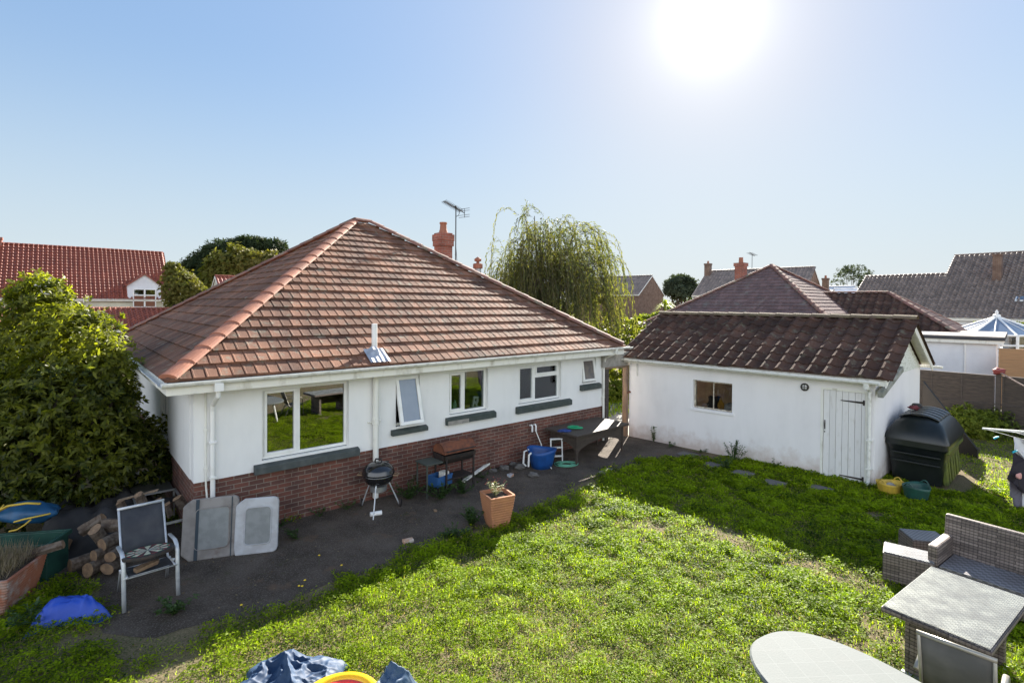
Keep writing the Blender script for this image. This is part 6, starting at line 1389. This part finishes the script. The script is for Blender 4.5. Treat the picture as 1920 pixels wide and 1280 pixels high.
tree('dark_tree', 'low dark evergreen right of the umbrella pines', b0, lb, 1800, 6, .6, .3, L_dist, .2, 36)
b0, lb = from_px([(1215, 605, 20, 1.4, 1, .6), (1240, 600, 16, 1.2, 1, .7), (1195, 612, 14, 1.2, 1, .7)], 36)
tree('green_shrub', 'bright green garden shrubs between the willow and the neighbour roof', b0, lb, 2600, 6, .2, .1, L_bright, .06, 37, cat='shrub')
pb = AT(1246, 570, 38); t = thing('palm_tree', 'small palm with arching pale fronds below the brick gable', 'palm', (pb.x, pb.y, 0))
mb = MB(); mb.tube([(0, 0, 0), (0, .05, 2), (.05, 0, 3.6)], [.16, .13, .12], 8); mb.build('trunk', M_leafdk, t, uv=False)
r = np.random.default_rng(3); Bp, Ap, Sp = [], [], []
for i in range(60):
    a = r.random() * 6.28; e_ = r.uniform(-.3, 1.3); d = np.array([math.cos(a) * math.cos(e_), math.sin(a) * math.cos(e_), math.sin(e_)])
    Bp.append([0.05, 0, 3.6]); Ap.append(d); Sp.append(unit(np.cross(d, [[0, 0, 1.]]))[0])
leaf_mesh('fronds', np.array(Bp), np.array(Ap), np.array(Sp), r.uniform(.8, 1.2, 60), np.full(60, .09), r.random(60), L_bright, t, droop=.35)
b0, lb = from_px([(1895, 618, 22, 1.6, 1, .5), (1850, 612, 14, 1.3, 1, .7), (1930, 618, 22, 1.6, 1, .5), (1820, 618, 10, 1.3, 1, .6)], 31)
tree('hedge', 'sunlit green hedge behind the conservatory', b0, lb, 2600, 6, .16, .09, L_green, .05, 38, cat='hedge')
# shrubs seen through the doorway
p = AT(1150, 745, 20.5); t = thing('doorway_shrub', 'bright green low plants seen through the doorway', 'shrub', (p.x, p.y, 0)); crown('foliage', [(0, 0, .25, .55), (.7, .3, .3, .5), (-.8, .2, .2, .5), (1.4, .1, .2, .4)], 1500, 6, .13, .06, L_bright, t, 41)
p = AT(1160, 720, 21.5); t = thing('doorway_hedge', 'dark leafy hedge shading the far end of the doorway view', 'hedge', (p.x, p.y, 0)); crown('foliage', [(x, .5, z, 1.1) for x in (-3, -1.6, -.2, 1.2, 2.6) for z in (.9, 2.1)], 3200, 6, .2, .1, L_bush, t, 42)
# fence-side shrubs
p = AT(1812, 778, 15.2); t = thing('fence_shrub', 'pale yellow-green sunlit shrub against the fence behind the oil tank', 'shrub', (p.x, p.y, 0)); crown('foliage', [(0, 0, .45, .42), (.5, -.1, .35, .40), (-.35, .1, .45, .3), (.2, -.3, .3, .3)], 1500, 6, .10, .045, L_bright, t, 43)
p = AT(1870, 790, 15.2); t = thing('fence_shrub', 'dark green shrub in shade along the fence foot at right', 'shrub', (p.x, p.y, 0)); crown('foliage', [(0, 0, .3, .5), (.8, -.2, .3, .5), (1.5, -.6, .3, .5), (-.5, .0, .25, .35)], 1800, 6, .10, .05, L_green, t, 44)
# weeds & small plants
def weed(px, py, h, label, n=60, seed=1, Ls=.07, Ws=.035, name='weed', z0=0, mat=L_weed, spread=.12, cat='weed', loc=None):
    p = loc if loc is not None else G(px, py, z0); t = thing(name, label, cat, p); r = np.random.default_rng(seed); Bq, Aq, Sq, Tq = [], [], [], []; mb = MB()
    ns = max(3, n // 12)
    for s in range(ns):
        a = r.random() * 6.28; lean = r.random() * spread; hh = h * r.uniform(.5, 1.0); P = [(lean * math.cos(a) * f, lean * math.sin(a) * f, hh * f) for f in (0, .35, .7, 1)]; mb.tube(P, .004, 4)
        for k in range(n // ns):
            f = r.random() ** .7; q = r.normal(size=3); q[2] = abs(q[2]) * .6; q /= np.linalg.norm(q); Bq.append([lean * math.cos(a) * f, lean * math.sin(a) * f, hh * f]); Aq.append(q); sdd = np.cross(q, [0, 0, 1.0]); Sq.append(sdd / (np.linalg.norm(sdd) + 1e-6)); Tq.append(r.random())
    mb.build('stems', mat, t, uv=False); k = len(Bq)
    leaf_mesh('leaves', np.array(Bq), np.array(Aq), np.array(Sq), Ls * r.uniform(.6, 1.3, k), Ws * r.uniform(.7, 1.2, k), np.array(Tq), mat, t, droop=.2); return t
weed(1226, 828, .42, 'small weed at the foot of the shed wall near the doorway', 70, 2)
weed(1376, 868, .62, 'taller leafy weed against the shed wall below the window', 220, 3, spread=.3)
weed(1360, 880, .28, 'low leafy weed in front of the taller one at the shed wall', 160, 4, spread=.35)
weed(768, 935, .34, 'nettle clump beside the kettle barbecue', 260, 5, spread=.4)
weed(826, 935, .34, 'nettle clump under the blue crate', 260, 6, spread=.4)
weed(868, 925, .30, 'nettle clump at the right legs of the drum grill', 220, 7, spread=.35)
weed(885, 985, .34, 'bushy weed left of the terracotta planter', 300, 8, spread=.25)
weed(850, 1010, .22, 'low weed at the lawn edge left of the terracotta planter', 200, 9, spread=.3)
weed(555, 1010, .20, 'thin yellowish weed growing through the patio', 60, 10, spread=.2)
weed(1680, 880, .35, 'scrubby weed between the shed corner and the oil tank', 150, 11, spread=.2)
weed(60, 1170, .22, 'leafy weed in front of the weathered planter', 200, 12, spread=.35)
weed(330, 1150, .16, 'low weed beside the foot of the dark mesh chair', 160, 14, spread=.3)
t = weed(0, 0, .27, 'straggly pale plant with red buds in the terracotta planter', 150, 13, .05, .016, 'potted_plant', mat=leafmat('pale_leaf', (.16, .19, .09), (.30, .30, .18), .3), spread=.2, cat='plant', loc=Vector((P1.x - .03, P1.y, .5)))
mb = MB(); r_ = random.Random(3)
for i in range(26): x, y, z = r_.gauss(0, .09), r_.gauss(0, .09), r_.uniform(.12, .30); mb.lathe([(.001, z - .008), (.008, z), (.001, z + .01)], 5, (x, y, 0))
mb.build('buds', M_redp, t, uv=False)
def blades(name, parent, base, h, Wb, tint, mat, lean=.35, r=rng):
    n = len(base); a = r.random(n) * 2 * np.pi; d = unit(np.stack([np.cos(a) * lean * r.random(n), np.sin(a) * lean * r.random(n), np.ones(n)], 1)); sd_ = np.stack([-np.sin(a), np.cos(a), np.zeros(n)], 1)
    return leaf_mesh(name, base, d, sd_, h, Wb, tint, mat, parent, droop=.1)
n = 1500; r = np.random.default_rng(8); ang = R(14); u = r.uniform(-.33, .33, n); v = r.uniform(-.33, .33, n)
t = thing('dry_grass_tuft', 'dry brown grass tuft growing in the weathered planter', 'plant', (P2.x, P2.y, .44))
blades('blades', t, np.stack([u * math.cos(ang) - v * math.sin(ang), u * math.sin(ang) + v * math.cos(ang), np.zeros(n)], 1), r.uniform(.12, .34, n), np.full(n, .006), r.random(n), L_dry, .8, r)
# distant tree line
t = tag(crown('distant_trees', [(x, 190 + 15 * math.sin(x), 1.2 + 1.0 * math.sin(x * .37), 5.5, 1.6, 1, .62) for x in range(-260, 300, 7)], 9000, 6, 1.6, .9, L_far, None, 51), kind='stuff')

# ------------------------------------------------------------------ GRASS (one mass of leaves)
def bare(x, y):
    """0..1 how bare the earth is (worn patches)"""
    b = np.zeros(len(x))
    for px, py, rx, ry in ((430, 1120, .9, .45), (520, 1075, .7, .35), (250, 1130, .5, .4), (330, 1190, .5, .35), (160, 1200, .4, .3), (1370, 1012, .45, .55), (1330, 990, .3, .25), (1205, 985, .5, .22), (1540, 1060, .6, .25), (1655, 1180, .35, .5), (1590, 1215, .5, .3), (1640, 1090, .5, .3), (350, 1250, .5, .25), (300, 1275, .6, .3), (420, 1270, .3, .2), (1000, 1190, .25, .1), (1640, 965, .5, .2), (1600, 1075, .9, .3)):
        p = G(px, py); b = np.maximum(b, np.exp(-(((x - p.x) / rx) ** 2 + ((y - p.y) / ry) ** 2) * 2.2))
    return b
r = np.random.default_rng(77)
def scatter(n, x0, x1, y0, y1): return r.uniform(x0, x1, n), r.uniform(y0, y1, n)
L_grass = leafmat('grass_leaf', (.022, .062, .008), (.46, .59, .022), .67, .55, .15, cc=(.38, .31, .14))
def ddist_patio(x, y):
    d = np.full(len(x), 9.0); n = len(PATIO)
    for i in range(n):
        a = np.array(PATIO[i]); b_ = np.array(PATIO[(i + 1) % n]); ab = b_ - a; t = np.clip(((x - a[0]) * ab[0] + (y - a[1]) * ab[1]) / (ab @ ab), 0, 1)
        d = np.minimum(d, np.hypot(x - a[0] - t * ab[0], y - a[1] - t * ab[1]))
    return np.where(in_poly(x, y, PATIO), -d, d)
SHED_POLY = [(7.57, 10.85), (3.37, 14.92), (6.1, 17.9), (10.9, 13.9)]
xs, ys = [], []
for n_, bx in ((330000, (-6, 6.5, 3.6, 8.2)), (200000, (-6, 9.5, 8.2, 12.6)), (60000, (4, 13.5, 4.0, 11)), (45000, (6.5, 15.5, 9, 16.5)), (16000, (-8, 9, -5.2, 3.6)), (9000, (-8, -5.2, 4.6, 7.4))):
    a, b_ = scatter(n_, *bx); xs.append(a); ys.append(b_)
x = np.concatenate(xs); y = np.concatenate(ys)
dpt = ddist_patio(x, y) + .75 * (fbm(x, y, 1.7) - .5); ba = bare(x, y); nz = fbm(x, y, 1.5); nf = fbm(x + 9, y + 4, 5.0)
dens = np.clip(dpt / .35 + .12, .0, 1) * np.clip(1.45 - 1.9 * ba - 1.1 * np.clip(.46 - nf, 0, 1) * 3 - .9 * np.clip(.42 - nz, 0, 1) * 3, .17, 1)
dens *= np.where(dpt < -.45, .07, 1)
# lower-left corner is mostly worn earth in shade
wl_ = np.exp(-(((x + 3.9) / 1.3) ** 2 + ((y - 5.7) / .7) ** 2)); dens *= 1 - .55 * wl_
keep = (r.random(len(x)) < dens) & ~in_poly(x, y, SHED_POLY)
# keep clear of standing things
STEPS = [tuple(G(a_, b2_))[:2] + (.2,) for a_, b2_ in ((1289, 853), (1338, 873), (1393, 889), (1452, 907), (1540, 918))]
for (cx, cy2, rr2) in [(9.6, 11.6, .62), (9.1, 11.1, .6), (10.0, 12.2, .5)] + STEPS: keep &= np.hypot(x - cx, y - cy2) > rr2
x, y, dpt, nz, nf = x[keep], y[keep], dpt[keep], nz[keep], nf[keep]; N_ = len(x)
lush = np.clip((nf - .40) * 3.2, 0, 1) * .8 + .25 * np.clip((nz - .4) * 3, 0, 1); edge = np.exp(-((dpt - .25) / .3) ** 2); lush = np.clip(lush + .55 * edge * (r.random(N_) < .6), 0, 1.3)
gr = r.random(N_) < .45
h0 = .02 + .10 * lush
z = r.random(N_) * h0 * .9 * np.where(gr, .15, 1); a = r.random(N_) * 2 * np.pi; el_ = np.where(gr, r.uniform(.5, 1.45, N_), r.uniform(-.25, .7, N_))
d = np.stack([np.cos(a) * np.cos(el_), np.sin(a) * np.cos(el_), np.sin(el_)], 1); sd_ = np.stack([-np.sin(a), np.cos(a), r.normal(size=N_) * .25], 1); sd_ = unit(sd_)
dist = np.clip(np.hypot(x, y) / 7, .8, 1.8)
Lg = np.where(gr, (.035 + .075 * lush) * r.uniform(.6, 1.3, N_), (.024 + .016 * lush) * r.uniform(.7, 1.4, N_)) * dist ** .6; Wg = np.where(gr, .0055, .021 * r.uniform(.7, 1.3, N_)) * dist
tn = np.clip(.30 + .42 * (nf - .4) * 2 + .25 * (fbm(x, y, .8) - .5) + r.normal(size=N_) * .2, 0, .88)
dry = r.random(N_) < np.clip(.03 + .35 * np.clip(.47 - nf, 0, 1) * 1.6, 0, .4); tn = np.where(dry, 1.0, tn)
g_ = leaf_mesh('lawn_grass', np.stack([x, y, z + .002], 1), d, sd_, Lg, Wg, tn, L_grass, None, droop=.18); tag(g_, kind='stuff')
# low leafy mounds in the lawn
nc = 5200; cx = r.uniform(-6, 10.5, nc); cy3 = r.uniform(3.8, 13, nc); dc = ddist_patio(cx, cy3) + .75 * (fbm(cx, cy3, 1.7) - .5)
kk = (dc > .1) & (r.random(nc) < np.clip((fbm(cx + 31, cy3 + 7, 1.3) - .36) * 4.5, .08, 1) * (1 - .9 * bare(cx, cy3))) & ~in_poly(cx, cy3, SHED_POLY)
for (ax_, ay_, rr2) in [(9.6, 11.6, .8), (9.1, 11.1, .8), (10.0, 12.2, .7)] + [(s_[0], s_[1], .32) for s_ in STEPS]: kk &= np.hypot(cx - ax_, cy3 - ay_) > rr2
cx, cy3 = cx[kk], cy3[kk]; nc = len(cx); cr = r.uniform(.05, .17, nc) ** 1.0; chh = cr * r.uniform(.35, .75, nc); ct = np.clip(.48 + .32 * (fbm(cx, cy3, 3) - .5) * 2 + r.normal(size=nc) * .12, .05, .8)
per = np.clip((cr / .1) ** 2 * 62, 20, 150).astype(int); ii = np.repeat(np.arange(nc), per); n = len(ii)
a = r.random(n) * 2 * np.pi; q = np.sqrt(r.random(n)); zz = np.sqrt(np.maximum(0, 1 - q * q)) * r.uniform(.55, 1.05, n)
bx3 = cx[ii] + np.cos(a) * q * cr[ii]; by3 = cy3[ii] + np.sin(a) * q * cr[ii]; bz3 = zz * chh[ii] + .004
e3 = r.uniform(-.1, .9, n); a2 = a + r.normal(size=n) * .9; d = np.stack([np.cos(a2) * np.cos(e3), np.sin(a2) * np.cos(e3), np.sin(e3)], 1); sd_ = unit(np.stack([-np.sin(a2), np.cos(a2), r.normal(size=n) * .3], 1))
dist = np.clip(np.hypot(bx3, by3) / 7, .8, 1.7)
g3_ = leaf_mesh('lawn_weeds', np.stack([bx3, by3, bz3], 1), d, sd_, r.uniform(.022, .045, n) * dist, r.uniform(.014, .026, n) * dist, np.clip(ct[ii] + r.normal(size=n) * .15, 0, .88), L_grass, None, droop=.25); tag(g3_, kind='stuff')
print('mounds', nc, n)
# grass beyond the doorway
a, b_ = scatter(9000, .5, 8.5, 16.6, 22); k = (b_ > 17.2 + .4 * np.sin(a * 2)) & (fbm(a, b_, 2) > .4) | (b_ > 19.5); a, b_ = a[k], b_[k]; n = len(a)
g2_ = blades('verge_grass', None, np.stack([a, b_, np.zeros(n)], 1), r.uniform(.08, .22, n), np.full(n, .03), np.clip(r.normal(.6, .25, n), 0, 1), L_grass, .9, r); tag(g2_, kind='stuff')
# dead leaves and crumbs blown over the patio and worn earth
n = 2600; a, b_ = scatter(n, -6, 4.5, 5.3, 14); k = ddist_patio(a, b_) < .35; wallk = (b_ - 8.0) - .866 * (a + 4.88) < -.1; k &= wallk; k &= (r.random(n) < .25 + .75 * (fbm(a, b_, 1.8) > .52)); a, b_ = a[k], b_[k]; n = len(a)
an = r.random(n) * 6.28; d = unit(np.stack([np.cos(an), np.sin(an), r.normal(size=n) * .25], 1)); sd_ = unit(np.stack([-np.sin(an), np.cos(an), r.normal(size=n) * .3], 1))
o = leaf_mesh('fallen_leaves', np.stack([a, b_, np.full(n, .012)], 1), d, sd_, r.uniform(.015, .06, n), r.uniform(.01, .03, n), r.random(n), leafmat('dead_leaf', (.09, .06, .035), (.24, .19, .12), .1, .8, .1), None, droop=.05); tag(o, kind='stuff')
for i, (px, py, lb) in enumerate(((530, 985, 'small weed at the foot of the brick plinth right of the grey panels'), (600, 968, 'small weed at the brick plinth between the panels and the kettle barbecue'), (650, 955, 'small weed at the brick plinth just left of the kettle barbecue'), (905, 895, 'small weed at the wall beside the off-white plank'), (1255, 838, 'tiny weed at the foot of the shed wall left of its window'), (1450, 878, 'low weed at the foot of the shed wall left of the door'), (1310, 848, 'low weed at the foot of the shed wall below its window'))):
    weed(px, py, .14 + .03 * (i % 3), lb, 60, 60 + i, .05, .028, spread=.3)
# little yellow flowers at the lawn edge
M_yel = pm('yellow_petal', (.75, .5, .02))
for i, (px, py) in enumerate(((560, 1115), (566, 1120), (571, 1113), (452, 1152), (598, 1060), (1145, 889), (640, 1075))):
    p = G(px, py); t = thing('yellow_flower', 'small yellow dandelion flower along the shaded lawn edge', 'flower', p, 0, 'yellow flowers in the grass'); hgt = .12 + .03 * (i % 3)
    mb = MB(); mb.tube([(0, 0, 0), (.004, 0, hgt)], .002, 4); mb.build('stem', L_weed, t, uv=False); mb = MB(); mb.lathe([(.002, hgt - .006), (.017, hgt + .002), (.012, hgt + .007), (.001, hgt + .006)], 8, (.004, 0, 0)); mb.build('petals', M_yel, t, uv=False)
